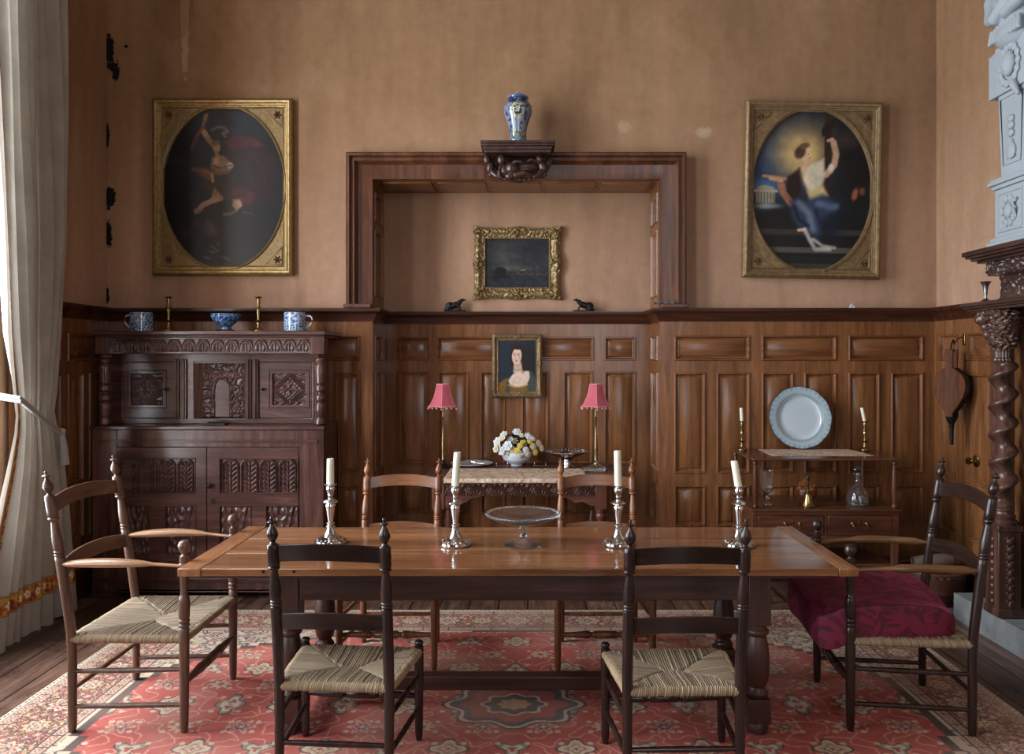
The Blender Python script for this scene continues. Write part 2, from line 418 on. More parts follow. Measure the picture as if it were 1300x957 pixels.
# ================================================================== ROOM SHELL
WL, WR, WB, AL = -3.14, 3.05, 5.88, 6.33       # plaster planes: left, right, back, alcove
ZC = 5.3; YF = -2.2
AX0, AX1, AZ = -1.15, .98, 2.98                # alcove opening
def wall_mat():
    m, nt, b = newmat('ochre_plaster')
    v = coords(nt, (1, 1, 1)); tc = N(nt, 'ShaderNodeTexCoord'); sx = N(nt, 'ShaderNodeSeparateXYZ'); nt.links.new(tc.outputs['Object'], sx.inputs[0])
    n1 = noise(nt, v, .9, 6, .6, .5); n2 = noise(nt, coords(nt, (3.5, 3.5, .5)), 1.6, 5, .6); n3 = noise(nt, v, 14, 5, .65)
    c = ramp(nt, n1, [(.3, rgb(112, 82, 56)), (.5, rgb(152, 119, 91)), (.66, rgb(184, 150, 122))])
    # plaster is pinker low on the wall, more olive towards the top
    hz = N(nt, 'ShaderNodeMapRange'); hz.inputs[1].default_value = 2.0; hz.inputs[2].default_value = 3.6; nt.links.new(sx.outputs[2], hz.inputs[0])
    n1b = math_(nt, 'ADD', hz.outputs[0], math_(nt, 'MULTIPLY', math_(nt, 'SUBTRACT', n1, .5), 1.4))
    c1 = mix(nt, math_(nt, 'MINIMUM', math_(nt, 'MAXIMUM', n1b, 0.), 1.), rgb(192, 154, 130), rgb(140, 107, 74))
    o = mix(nt, .38, c1, c.outputs[0])
    c2 = ramp(nt, n2, [(.3, (.78, .76, .74, 1)), (.7, (1.1, 1.09, 1.08, 1))]); o = mix(nt, .8, o, c2.outputs[0], 'MULTIPLY')
    c3 = ramp(nt, n3, [(.35, (.9, .89, .88, 1)), (.65, (1.04, 1.04, 1.04, 1))]); o = mix(nt, .8, o, c3.outputs[0], 'MULTIPLY')
    nn = noise(nt, v, 22, 5, .75)
    def patch(cx, cz, rx, rz, y=None, amp=1.5):
        a = math_(nt, 'POWER', math_(nt, 'DIVIDE', math_(nt, 'SUBTRACT', sx.outputs[0], cx), rx), 2)
        d = math_(nt, 'POWER', math_(nt, 'DIVIDE', math_(nt, 'SUBTRACT', sx.outputs[2], cz), rz), 2)
        s_ = math_(nt, 'ADD', a, d); s_ = math_(nt, 'ADD', s_, math_(nt, 'MULTIPLY', math_(nt, 'SUBTRACT', nn, .5), amp*2.4))
        return s_
    tot = None
    for (cx, cz, rx, rz) in ((-3.125, 3.95, .04, .13), (-3.08, 3.80, .04, .09), (-3.12, 2.85, .05, .085), (-3.13, 2.58, .035, .11), (-3.14, 3.32, .02, .10), (-3.14, 2.12, .02, .07), (-3.0, 3.98, .016, .012)):
        s_ = patch(cx, cz, rx, rz); k = math_(nt, 'MULTIPLY', math_(nt, 'LESS_THAN', s_, .75), math_(nt, 'GREATER_THAN', sx.outputs[1], 5.87))
        tot = k if tot is None else math_(nt, 'MAXIMUM', tot, k)
    o = mix(nt, tot, o, rgb(22, 17, 16))
    # damp run above the left picture, pale scuffs
    s2 = patch(-2.56, 4.3, .035, .62, amp=.8); k2 = math_(nt, 'LESS_THAN', s2, .8); o = mix(nt, math_(nt, 'MULTIPLY', k2, .45), o, rgb(206, 178, 150))
    s3 = patch(-2.64, 4.28, .16, .3, amp=1.); k3 = math_(nt, 'LESS_THAN', s3, .8); o = mix(nt, math_(nt, 'MULTIPLY', k3, .35), o, rgb(120, 84, 50))
    s4 = patch(.72, 3.38, .07, .06, amp=1.); k4 = math_(nt, 'MAXIMUM', math_(nt, 'SUBTRACT', 1., s4), 0.); o = mix(nt, math_(nt, 'MINIMUM', math_(nt, 'MULTIPLY', k4, .3), .35), o, rgb(206, 184, 158))
    s5 = patch(1.31, 3.34, .07, .05, amp=1.); k5 = math_(nt, 'MAXIMUM', math_(nt, 'SUBTRACT', 1., s5), 0.); o = mix(nt, math_(nt, 'MINIMUM', math_(nt, 'MULTIPLY', k5, .4), .35), o, rgb(206, 184, 158))
    nt.links.new(o, b.inputs['Base Color']); b.inputs['Roughness'].default_value = .8; b.inputs['Specular IOR Level'].default_value = .25
    bump(nt, b, n3, .25, .006)
    return m
M['wall'] = wall_mat()
M['ceil'] = plain('ceiling_plaster', rgb(112, 98, 82), .8, var=.05, nscale=2)

def floor_mat():
    m, nt, b = newmat('old_floorboards')
    tc = N(nt, 'ShaderNodeTexCoord'); sp = N(nt, 'ShaderNodeSeparateXYZ'); nt.links.new(tc.outputs['Object'], sp.inputs[0])
    u = math_(nt, 'DIVIDE', sp.outputs[0], .195); fl = math_(nt, 'FLOOR', u); fr = math_(nt, 'FRACT', u)
    gap = math_(nt, 'GREATER_THAN', math_(nt, 'ABSOLUTE', math_(nt, 'SUBTRACT', fr, .5)), .474)
    wn = N(nt, 'ShaderNodeTexWhiteNoise', noise_dimensions='1D'); nt.links.new(fl, wn.inputs['W'])
    g = noise(nt, coords(nt, (9, .8, 9)), 2.5, 8, .65, .8); g2 = noise(nt, coords(nt, (2.5, 2.5, 2.5)), 1.2, 4, .6)
    c = ramp(nt, g, [(.28, rgb(60, 42, 36)), (.5, rgb(104, 78, 66)), (.74, rgb(146, 118, 102))])
    c2 = ramp(nt, wn.outputs[0], [(0, (.6, .57, .56, 1)), (1, (1.2, 1.14, 1.1, 1))]); o = mix(nt, 1., c.outputs[0], c2.outputs[0], 'MULTIPLY')
    c3 = ramp(nt, g2, [(.35, (.6, .6, .62, 1)), (.65, (1.1, 1.1, 1.1, 1))]); o = mix(nt, .8, o, c3.outputs[0], 'MULTIPLY')
    o = mix(nt, gap, o, rgb(12, 8, 7)); nt.links.new(o, b.inputs['Base Color'])
    r = ramp(nt, g2, [(.3, (.22,)*3+(1,)), (.7, (.42,)*3+(1,))]); nt.links.new(r.outputs[0], b.inputs['Roughness'])
    h = math_(nt, 'SUBTRACT', g, math_(nt, 'MULTIPLY', gap, 1.5)); bump(nt, b, h, .35, .004)
    return m
M['floor'] = floor_mat()
struct(MB().box(WL-.6, WR+1.2, YF-.2, AL+.3, -.1, 0).build('floor', M['floor']))
struct(MB().box(WL-.6, WR+1.2, YF-.2, AL+.3, ZC, ZC+.15).build('ceiling', M['ceil']))
# back wall: with the alcove recess
w = MB()
w.box(WL-.3, AX0-.02, WB, WB+.6, 0, ZC); w.box(AX1+.02, WR+.9, WB, WB+.6, 0, ZC); w.box(AX0-.02, AX1+.02, WB, WB+.6, AZ+.02, ZC)
w.box(AX0-.02, AX1+.02, AL, WB+.6, 0, AZ+.02)
struct(w.build('wall_back', M['wall']))
# left wall with two tall window openings
WIN = [(2.95, 4.62), (.1, 1.8)]
w = MB(); ys = [YF-.2]+[v for p in sorted(WIN) for v in p]+[WB]
for i in range(0, len(ys), 2): w.box(WL-.45, WL, ys[i], ys[i+1], 0, ZC)
for (a, b_) in WIN: w.box(WL-.45, WL, a, b_, 0, .55); w.box(WL-.45, WL, a, b_, 4.9, ZC)
struct(w.build('wall_left', M['wall']))
# right wall with the fireplace opening (Y 3.35..4.87, up to z 1.75)
w = MB(); w.box(WR, WR+.9, 4.87, WB, 0, ZC); w.box(WR, WR+.9, YF-.2, 3.35, 0, ZC); w.box(WR, WR+.9, 3.35, 4.87, 1.78, ZC)
struct(w.build('wall_right', M['wall']))
w = MB(); w.box(WL-.45, .5, YF-.2, YF, 0, ZC); w.box(1.9, WR+.9, YF-.2, YF, 0, ZC); w.box(.5, 1.9, YF-.2, YF, 0, 1.1); w.box(.5, 1.9, YF-.2, YF, 4.4, ZC)
struct(w.build('wall_front', M['rail']))
w = MB(); y = YF-.1; w.box(.5, .57, y-.03, y+.03, 1.1, 4.4); w.box(1.83, 1.9, y-.03, y+.03, 1.1, 4.4); w.box(.57, 1.83, y-.03, y+.03, 1.1, 1.18); w.box(.57, 1.83, y-.03, y+.03, 4.32, 4.4); w.box(1.17, 1.23, y-.03, y+.03, 1.18, 4.32)
for z in (1.9, 2.7, 3.5): w.box(.57, 1.83, y-.015, y+.015, z-.015, z+.015)
struct(w.build('window_3', M['white']))
w = MB(); w.box(WR+.02, WR+.75, 4.845, 4.868, 0, 1.78); w.box(WR+.02, WR+.75, 3.352, 3.375, 0, 1.78); w.box(WR+.7, WR+.78, 3.35, 4.87, 0, 1.8)
w.box(WR+.02, WR+.75, 3.36, 4.86, 1.72, 1.77)
struct(w.build('trim_9', M['firestone']), 'brown stone lining of the fireplace opening')
for i, (a, b_) in enumerate(WIN):
    o = MB(); x = WL-.22
    o.box(x-.03, x+.03, a, a+.07, .55, 4.9); o.box(x-.03, x+.03, b_-.07, b_, .55, 4.9); o.box(x-.03, x+.03, a, b_, .55, .63); o.box(x-.03, x+.03, a, b_, 4.82, 4.9)
    mid = (a+b_)/2; o.box(x-.03, x+.03, mid-.03, mid+.03, .55, 4.9)
    for z in (1.15, 1.95, 2.75, 3.55): o.box(x-.015, x+.015, a, b_, z-.015, z+.015)
    struct(o.build('window_%d' % (i+1), M['white']))

# ------------------------------------------------------------------ panelling
R1, R2, R3 = (1.633, 1.823), (.797, 1.546), (.404, .71)
RING = [(0, 0), (.004, .004), (.010, .002), (.016, -.012), (.026, -.012), (.042, -.001), (.044, -.001)]
RING = [(0, 0), (.001, .005), (.005, .010), (.011, .010), (.016, .002), (.021, -.014), (.028, -.015), (.048, -.003)]
def panelling(name, O, U, Nn, width, z0, z1, rects, mat=None, label=None):
    """frame of stiles and rails with holes, each raised panel a child"""
    O, U, Nn = Vector(O), Vector(U), Vector(Nn)
    us = sorted({0., width} | {r[0] for r in rects} | {r[1] for r in rects}); zs = sorted({z0, z1} | {r[2] for r in rects} | {r[3] for r in rects})
    mb = MB()
    def P(u, z, d=0): return O+U*u+Vector((0, 0, z))+Nn*d
    for i in range(len(us)-1):
        for j in range(len(zs)-1):
            cu, cz = (us[i]+us[i+1])/2, (zs[j]+zs[j+1])/2
            if any(r[0] < cu < r[1] and r[2] < cz < r[3] for r in rects): continue
            mb.add([P(us[i], zs[j]), P(us[i+1], zs[j]), P(us[i+1], zs[j+1]), P(us[i], zs[j+1])], [(0, 1, 2, 3)], smooth=False)
    fr = mb.build(name, mat or M['panelh'])
    struct(fr, label)
    for r in rects:
        hor = (r[1]-r[0]) > (r[3]-r[2])
        q = MB().ringpanel(r[0], r[1], r[2], r[3], RING, O, U, Nn).build('panel', M['panelh'] if hor else M['panel'], fr)
    return fr
def rows(cols1, cols2):
    return [(a, b, *R1) for a, b in cols1]+[(a, b, *R2) for a, b in cols2]+[(a, b, *R3) for a, b in cols2]
# right section: u = X - AX1
r1 = [(1.087, 1.65), (1.737, 2.293), (2.381, 2.937)]; r2 = [(1.087, 1.32), (1.402, 1.65), (1.737, 1.974), (2.053, 2.293), (2.381, 2.615), (2.697, 2.937)]
sh = lambda L, o: [(a-o, b-o) for a, b in L]
panelling('trim_1', (AX1, 5.85, 0), (1, 0, 0), (0, -1, 0), 3.02-AX1, 0, 2.0, rows(sh(r1, AX1), sh(r2, AX1)), M['panel'], 'oak wall panelling right of the alcove')
# left section
l1 = [(-3.03, -2.48), (-2.39, -1.83), (-1.74, -1.245)]; l2 = [(-3.03, -2.80), (-2.72, -2.48), (-2.39, -2.15), (-2.07, -1.83), (-1.74, -1.50), (-1.43, -1.245)]
l1[2] = (-1.74, -1.245)
panelling('trim_2', (-3.11, 5.85, 0), (1, 0, 0), (0, -1, 0), 3.11+AX0, 0, 2.0, rows(sh(l1, -3.11), sh(l2, -3.11)), M['panel'], 'oak wall panelling left of the alcove')
# alcove back
a1 = [(-1.043, -.7875), (-.7245, -.176), (-.05, .529), (.611, .863)]; a2 = [(-1.043, -.7875), (-.718, -.469), (-.378, -.176), (-.05, .17), (.2835, .523), (.611, .863)]
panelling('trim_3', (AX0, 6.30, 0), (1, 0, 0), (0, -1, 0), AX1-AX0, 0, 2.0, rows(sh(a1, AX0), sh(a2, AX0)), M['panel'], 'oak wall panelling inside the alcove')
# alcove reveals, below and above the dado rail, and the soffit
rv = [(.07, .38, *R1), (.07, .38, *R2), (.07, .38, *R3), (.07, .38, 2.12, 2.62), (.07, .38, 2.68, 2.9)]
panelling('trim_4', (AX0, 5.85, 0), (0, 1, 0), (1, 0, 0), .45, 0, AZ, rv, M['panel'], 'panelled left reveal of the alcove')
panelling('trim_5', (AX1, 5.85, 0), (0, 1, 0), (-1, 0, 0), .45, 0, AZ, rv, M['panel'], 'panelled right reveal of the alcove')
sf = MB(); sf.box(AX0, AX1, 5.85, 6.33, AZ, AZ+.02)
so = struct(sf.build('trim_6', M['panelh']), 'panelled soffit of the alcove')
for k in range(5):
    x0 = AX0+.05+k*.415; q = MB()
    q.box(x0, x0+.37, 5.93, 6.25, AZ-.012, AZ+.005).build('panel', M['panelh'], so, bevel=.006)
# left side wall panelling (from the window to the corner)
panelling('trim_7', (-3.11, 4.72, 0), (0, 1, 0), (1, 0, 0), 5.85-4.72, 0, 2.0, rows([(.1, .52), (.6, 1.05)], [(.1, .28), (.34, .52), (.6, .79), (.86, 1.05)]), M['panel'], 'dark oak panelling on the left wall')
# right side wall panelling
panelling('trim_8', (3.02, 4.88, 0), (0, 1, 0), (-1, 0, 0), 5.85-4.88, 0, 2.0, rows([(.25, .54), (.64, .90)], [(.25, .54), (.64, .90)]), M['panel'], 'oak panelling on the right wall')
# dado rail around the room: bolection cap
RP = [(-.03, 1.925), (.006, 1.925), (.008, 1.935), (.018, 1.945), (.022, 1.962), (.034, 1.975), (.046, 1.99), (.058, 1.995), (.062, 2.008), (.062, 2.022), (-.03, 2.022)]
pth = [(-3.11, 4.66, 0), (-3.11, 5.85, 0), (AX0, 5.85, 0), (AX0, 6.30, 0), (AX1, 6.30, 0), (AX1, 5.85, 0), (3.02, 5.85, 0), (3.02, 4.9, 0)]
mb = MB(); mb.up = Vector((0, 0, 1)); mb.sweep([Vector(p) for p in pth], RP)
struct(mb.build('trim_10', M['rail']), 'dark moulded dado rail running round the room')
SP = [(-.03, 0), (.018, 0), (.018, .15), (.010, .17), (.004, .185), (-.03, .185)]
mb = MB(); mb.up = Vector((0, 0, 1)); mb.sweep([Vector(p) for p in pth], SP)
struct(mb.build('baseboard_back', M['rail']))
# architrave around the alcove above the rail. profile: a = inward offset (towards the opening), b = towards the room
mb = MB(); mb.up = Vector((0, -1, 0))
pa = [Vector((AX0-.185, 5.88, 2.02)), Vector((AX0-.185, 5.88, AZ+.185)), Vector((AX1+.185, 5.88, AZ+.185)), Vector((AX1+.185, 5.88, 2.02))]
AP = [(0, 0), (0, .10), (.012, .11), (.026, .11), (.032, .095), (.036, .082), (.046, .082), (.052, .095), (.060, .095), (.066, .075), (.078, .06), (.082, .05), (.10, .045), (.185, .045), (.187, .0)]
# sweep normal = dir x up ; choose the sign so that it points to the opening
mb.sweep(pa, AP)
struct(mb.build('trim_11', M['arch']), 'oak architrave framing the alcove')
struct(MB().box(AX0-.2, AX0+.0, 5.76, 5.86, 2.022, 2.05).box(AX1, AX1+.2, 5.76, 5.86, 2.022, 2.05).build('trim_12', M['arch'], bevel=.004))
# ================================================================== COURT CUPBOARD
def arches(n):
    def f(U, V):
        u = (U*n) % 1; x = np.abs(u-.5)*2
        d = np.sqrt(x**2+(np.clip(V-.25, 0, 1)*1.25)**2)           # arch outline
        a = np.exp(-((d-.9)/.07)**2)+.7*np.exp(-((d-.72)/.05)**2)
        leaf = np.exp(-((x-.30-.25*np.sin(V*5))/.10)**2)*(d < .66)
        stem = np.exp(-(x/.10)**2)*(V < .8)*(d < .66)
        curl = np.exp(-(((x-.33)/.16)**2+((V-.28)/.12)**2))
        return np.clip(a+.8*leaf+.8*stem+.7*curl, 0, 1)
    return f
def leafarch(n):
    def f(U, V):
        u = (U*n) % 1; x = np.abs(u-.5)*2; top = np.clip((V-.80)/.20, 0, 1)
        d = np.sqrt((x/.86)**2+top**2)
        a = np.exp(-((d-.97)/.06)**2)+.8*np.exp(-((d-.82)/.045)**2)
        ph = V*9-x*2.2; lf = (.5+.5*np.sin(2*PI*ph/1.3))**1.5*(x > .12)*(x < .62)*(d < .74)
        stem = np.exp(-(x/.06)**2)*(d < .74)
        lf *= np.exp(-((x-.38)/.2)**2)
        return np.clip(a+1.1*lf+.7*stem, 0, 1)
    return f
def lozenge(U, V):
    x, y = (U-.5)*2, (V-.5)*2; s = np.abs(x)+np.abs(y)
    a = np.exp(-((s-.95)/.045)**2)+np.exp(-((s-.8)/.04)**2)+.8*np.exp(-((s-1.1)/.04)**2)
    r = np.sqrt(x*x+y*y); th = np.arctan2(y, x)
    ro = (r < .36)*(.5+.5*np.cos(th*4))*(r > .06)+np.exp(-((r-.4)/.04)**2)*.6
    corner = (s > 1.15)*(.5+.5*np.sin(14*x+6*np.sin(9*y)))*(.5+.5*np.sin(13*y))
    inn = (s < .74)*(r > .42)*(.5+.5*np.sin(22*x)*np.sin(22*y))*.6
    return np.clip(a+ro+.9*corner+inn, 0, 1)
def portal(U, V):
    x = np.abs(U-.5)*2
    door = (x < .36)*(V < .52)+(np.sqrt((x/.36)**2+(np.clip(V-.52, 0, 1)/.17)**2) < 1)*(V >= .52)
    rim = np.exp(-((x-.44)/.05)**2)*(V < .55)+np.exp(-((np.sqrt((x/.42)**2+(np.clip(V-.52, 0, 1)/.2)**2)-1)/.08)**2)*(V > .5)
    fo = foliage(U*.3, V*.42, 46, 3)
    cap = np.exp(-((V-.55)/.02)**2)*(x > .4)+np.exp(-((V-.10)/.03)**2)*(x > .4)
    return np.where(door > 0, .75, np.clip(.9*fo*(door < 1)+.7*rim+.7*cap, 0, 1))
def fanleaf(U, V):
    x = (U-.5)*2; y = V*1.6; r = np.sqrt(x*x+(y-.1)**2); th = np.arctan2(y-.1, x)
    rays = (.5+.5*np.cos(th*12))*(r < .95+.1*np.cos(th*12))*(r > .18)
    r2 = np.sqrt(x*x+(y-1.5)**2); fl = np.exp(-((r2-.35)/.1)**2)*.6
    dots = (.5+.5*np.sin(26*U))*(.5+.5*np.sin(30*V))*(r > 1.05)*.7
    v = np.exp(-((np.abs(x)-.75*(V))/.06)**2)*.7
    return np.clip(.9*rays*(np.exp(-((r % .33-.16)/.12)**2))+dots+fl+v, 0, 1)
DL = 5.41; DU = 5.57
T = thing('court_cupboard', 'large dark carved oak cupboard with turned posts against the left of the back wall', 'cupboard', (PX(264, DL), 5.6, 0))
def fx(px): return PX(px, DL)
def fz(py): return PZ(py, DL)
def ux(px): return PX(px, DU)
def uz(py): return PZ(py, DU)
RW = [(0, 0), (.004, .003), (.009, .003), (.013, -.006), (.015, -.006)]
x0, x1 = fx(117), fx(411)
c = MB()                                           # lower carcase: stiles, rails, sides
c.box(x0, fx(148.5), DL, DL+.05, 0, fz(545.5)); c.box(fx(379), x1, DL, DL+.05, 0, fz(545.5))
c.box(fx(148.5), fx(379), DL, DL+.05, fz(567.5), fz(545.5)); c.box(fx(148.5), fx(379), DL, DL+.05, .06, fz(712))
c.box(x0, x0+.025, DL+.05, 5.82, .04, fz(545.5)); c.box(x1-.025, x1, DL+.05, 5.82, .04, fz(545.5)); c.box(x0, x1, 5.79, 5.82, .05, 1.16)
c.box(x0+.025, x1-.025, DL+.06, DL+.075, .06, fz(545.5))
c.box(x0, x0+.05, 5.76, 5.82, 0, .1); c.box(x1-.05, x1, 5.76, 5.82, 0, .1)
c.build('lower_carcase', M['cupv'], T, bevel=.004)
for (zz, h_) in ((fz(562), .035), (fz(739), .05), (fz(752), .02)):
    c = MB(); c.box(fx(125), fx(403), DL-.008, DL, zz, zz+h_*.3); c.box(fx(125), fx(403), DL-.014, DL, zz+h_*.25, zz+h_*.6)
    c.build('moulding', M['cup'], T, bevel=.002)
# middle board
c = MB().box(fx(115), fx(412.5), DL-.02, 5.82, fz(545.5), fz(540.5)); c.build('middle_board', M['cup'], T, bevel=.005)
def carved(name, parent, x0, x1, z0, z1, y, fn, nx, nz, dep=.009, mat='cup'):
    m_ = MB(); hf(m_, x0, x1, z0, z1, y+.012, fn, nx, nz, dep)
    return m_.build(name, M[mat], parent, angle=180)
def frame_with_holes(x0, x1, z0, z1, y0, y1, holes):
    m_ = MB(); xs = sorted({x0, x1} | {h[0] for h in holes} | {h[1] for h in holes}); zs = sorted({z0, z1} | {h[2] for h in holes} | {h[3] for h in holes})
    fr = lambda cx, cz: any(h[0] < cx < h[1] and h[2] < cz < h[3] for h in holes) or not (x0 < cx < x1 and z0 < cz < z1)
    vid = {}; V = []; Fs = []
    def vi(x, y, z):
        k = (round(x, 5), round(y, 5), round(z, 5))
        if k not in vid: vid[k] = len(V); V.append((x, y, z))
        return vid[k]
    for i in range(len(xs)-1):
        for j in range(len(zs)-1):
            a, b_, p, q = xs[i], xs[i+1], zs[j], zs[j+1]; cx, cz = (a+b_)/2, (p+q)/2
            if fr(cx, cz): continue
            Fs.append((vi(a, y0, p), vi(b_, y0, p), vi(b_, y0, q), vi(a, y0, q))); Fs.append((vi(a, y1, q), vi(b_, y1, q), vi(b_, y1, p), vi(a, y1, p)))
            for (dx, dz, e) in ((-1, 0, (a, p, a, q)), (1, 0, (b_, p, b_, q)), (0, -1, (a, p, b_, p)), (0, 1, (a, q, b_, q))):
                nx_ = a-1e-4 if dx < 0 else (b_+1e-4 if dx > 0 else cx); nz_ = p-1e-4 if dz < 0 else (q+1e-4 if dz > 0 else cz)
                if fr(nx_, nz_): Fs.append((vi(e[0], y0, e[1]), vi(e[2], y0, e[3]), vi(e[2], y1, e[3]), vi(e[0], y1, e[1])))
    m_.add(V, Fs, smooth=False); return m_
def knob(parent, x, y, z, r=.014, mat='iron', name='knob'):
    m_ = MB().lathe([(.004, 0), (.005, .008), (r*.7, .014), (r, .022), (r*.9, .032), (r*.4, .038), (0.001, .039)], (x, y, z), 14, M=Matrix.Rotation(PI/2, 3, 'X'))
    return m_.build(name, M[mat], parent)
for side in (0, 1):
    if side == 0:
        dx0, dx1 = fx(148.5), fx(262.3); up = (fx(153), fx(247)); lo = [(fx(157), fx(189.5)), (fx(211), fx(247.5))]
    else:
        dx0, dx1 = fx(263.2), fx(379); up = (fx(280), fx(377.2)); lo = [(fx(280), fx(317.5)), (fx(339), fx(377))]
    z0, z1 = fz(712), fz(567.8); hz = (fz(625), fz(583)); lz = (fz(705), fz(643))
    holes = [(up[0], up[1], *hz)]+[(a, b_, *lz) for a, b_ in lo]
    d = frame_with_holes(dx0, dx1, z0, z1, DL-.004, DL+.03, holes).build('door', M['cup'], T, bevel=.003)
    carved('carved_panel', d, up[0], up[1], *hz, DL, leafarch(4), 220, 110, .015)
    for a, b_ in lo: carved('carved_panel', d, a, b_, *lz, DL, fanleaf, 70, 110, .013)
    m_ = MB()
    for hh in holes:
        m_.ringpanel(hh[0]-.012, hh[1]+.012, hh[2]-.012, hh[3]+.012, [(0, 0), (.004, .006), (.009, .006), (.014, -.004)], (0, DL-.004, 0)); m_.f.pop(); m_.sm.pop()
    m_.build('beading', M['cup'], d)
    if side: knob(d, fx(267.5), DL-.004, fz(616), .017); MB().lathe([(.014, 0), (.014, .003), (.001, .003)], (fx(271), DL-.004, fz(636)), 12, M=Matrix.Rotation(PI/2, 3, 'X') @ Matrix.Diagonal((1, 1.5, 1))).build('escutcheon', M['iron'], d)
# upper stage
ux0, ux1 = ux(136), ux(400)
zt = fz(419.7); zb = fz(540.5)
c = MB(); c.box(fx(118), fx(413.5), DL-.01, 5.82, zt-.03, zt); c.box(fx(119.5), fx(412), DL, 5.8, zt-.045, zt-.03)
c.build('top_board', M['cup'], T, bevel=.006)
c = frame_with_holes(fx(121), fx(411), fz(449), zt-.045, DL+.01, DL+.10, [(fx(137), fx(393.5), fz(446.5), fz(430.5))]); c.build('frieze_rail', M['cup'], T, bevel=.003)
carved('carved_frieze', T, fx(137), fx(393.5), fz(446.5), fz(430.5), DL+.012, arches(14), 420, 50, .011)
for (a, b_) in ((120.5, 136.8), (394, 411.5)):
    c = MB(); c.box(fx(a), fx(b_), DL+.002, DL+.11, fz(449.5), zt-.045)
    c.lathe([(.041, fz(449.5)), (.044, fz(451)), (.03, fz(455))], ((fx(a)+fx(b_))/2, DL+.055, 0), 4)
    c.build('corner_block', M['cupv'], T, bevel=.003)
h_ = fz(454)-zb
for (xc) in (128.5, 404.5):
    pr = [(.030, 0), (.040, .008), (.042, .03), (.036, .045), (.030, .05), (.038, .06), (.040, .12), (.034, .135), (.026, .14), (.038, .15), (.041, .168), (.036, .18), (.025, .188), (.023, .195), (.038, .205), (.041, .222), (.036, .236), (.026, .242), (.036, .25), (.038, .30), (.041, .345), (.036, .358), (.028, .366), (.036, .375), (.038, .39), (.03, .40)]
    k = h_/.40
    MB().lathe([(r*1., z*k) for r, z in pr], (fx(xc), DL+.055, zb), 24).build('turned_post', M['cupv'], T)
# recessed upper front
holes = [(ux(155.5), ux(221.5), uz(531), uz(459.5)), (ux(246), ux(311), uz(531), uz(459.5)), (ux(328.5), ux(396), uz(531), uz(459.5))]
frame_with_holes(ux0, ux1, zb, fz(449.5)+.02, DU, DU+.04, holes).build('upper_frame', M['cup'], T, bevel=.004)
c = MB(); c.box(ux0-.02, ux0, DU, 5.8, zb, zt-.05); c.box(ux1, ux1+.02, DU, 5.8, zb, zt-.05); c.box(ux0, ux1, 5.78, 5.8, zb, zt-.05)
c.build('upper_side', M['cupv'], T)
for xx in (225, 234.5, 316, 325):
    c = MB(); c.box(ux(xx)-.018, ux(xx)+.018, DU-.014, DU, uz(531.5), uz(456)); c.box(ux(xx)-.006, ux(xx)+.006, DU-.024, DU-.014, uz(531.5), uz(456))
    c.build('pilaster_strip', M['cupv'], T, bevel=.004)
for s_, (a, b_, pa0, pa1) in enumerate(((155.8, 221.2, 165.5, 206), (328.8, 395.8, 345.5, 387.5))):
    zz = (uz(514), uz(474.5)); d = frame_with_holes(ux(a), ux(b_), uz(530.7), uz(459.8), DU+.004, DU+.03, [(ux(pa0), ux(pa1), *zz)]).build('door', M['cup'], T, bevel=.003)
    carved('carved_panel', d, ux(pa0), ux(pa1), *zz, DU+.012, lozenge, 120, 120, .013)
    m_ = MB().ringpanel(ux(pa0)-.03, ux(pa1)+.03, zz[0]-.03, zz[1]+.03, [(0, 0), (.003, .006), (.008, .006), (.012, 0)], (0, DU+.004, 0)); m_.f.pop(); m_.sm.pop()
    m_.build('beading', M['cup'], d)
    knob(d, ux(212 if s_ == 0 else 334.5), DU+.004, uz(494), .012)
carved('carved_panel', T, ux(254.5), ux(305), uz(529.5), uz(461), DU+.035, portal, 150, 200, .012)
c = MB()   # splayed cheeks round the centre panel
c.add([(ux(246), DU+.005, uz(531)), (ux(254.5), DU+.045, uz(531)), (ux(254.5), DU+.045, uz(459.5)), (ux(246), DU+.005, uz(459.5))], [(0, 1, 2, 3)], smooth=False)
c.add([(ux(311), DU+.005, uz(531)), (ux(305), DU+.045, uz(531)), (ux(305), DU+.045, uz(459.5)), (ux(311), DU+.005, uz(459.5))], [(0, 1, 2, 3)], smooth=False)
c.box(ux(246), ux(311), DU+.005, DU+.05, uz(461), uz(459.5))
c.build('cheek', M['cupv'], T)
MB().box(ux(266), ux(292), DL+.06, DL+.12, zb, zb+.012).cbox((ux(277), DL+.09, zb+.016), (.08, .03, .012), .3).build('iron_bolt', M['iron'], T)

# ================================================================== THINGS ON THE CUPBOARD
def bluewhite(k, seed, dens=.5, deep=(30, 66, 118), ground=(196, 210, 222)):
    d, g = np.array(s2l([v/255 for v in deep])), np.array(s2l([v/255 for v in ground])); lt = np.array(s2l((.36, .52, .72)))
    def f(t, z, r, i):
        x = t*k*.12; y = z*k
        n = float(fbm(np.array(x*3+seed), np.array(y*3.), seed, 3)); m_ = float(fbm(np.array(x*8+3), np.array(y*8.), seed+9, 2))
        if n > dens+.1: return tuple(d*(.8+.4*m_))
        if n > dens+.02: return tuple(lt*(.7+.6*m_)) if m_ > .45 else tuple(d)
        return tuple(g) if m_ < .62 else tuple(lt)
    return f
def dense(prof, n=6):
    out = []
    for (a, b_) in zip(prof[:-1], prof[1:]):
        for i in range(n): out.append((a[0]+(b_[0]-a[0])*i/n, a[1]+(b_[1]-a[1])*i/n))
    return out+[prof[-1]]
def candlestick(name, label, loc, prof, candle_h, candle_r, mat, lean=(0, 0), seg=28, group=None, ch=True, fade=.9):
    """prof ends at the socket rim; a candle stands in it"""
    t = thing(name, label, 'candlestick', loc, 0, group)
    MB().lathe(prof, loc, seg).build('stem', M[mat], t, angle=50)
    return t
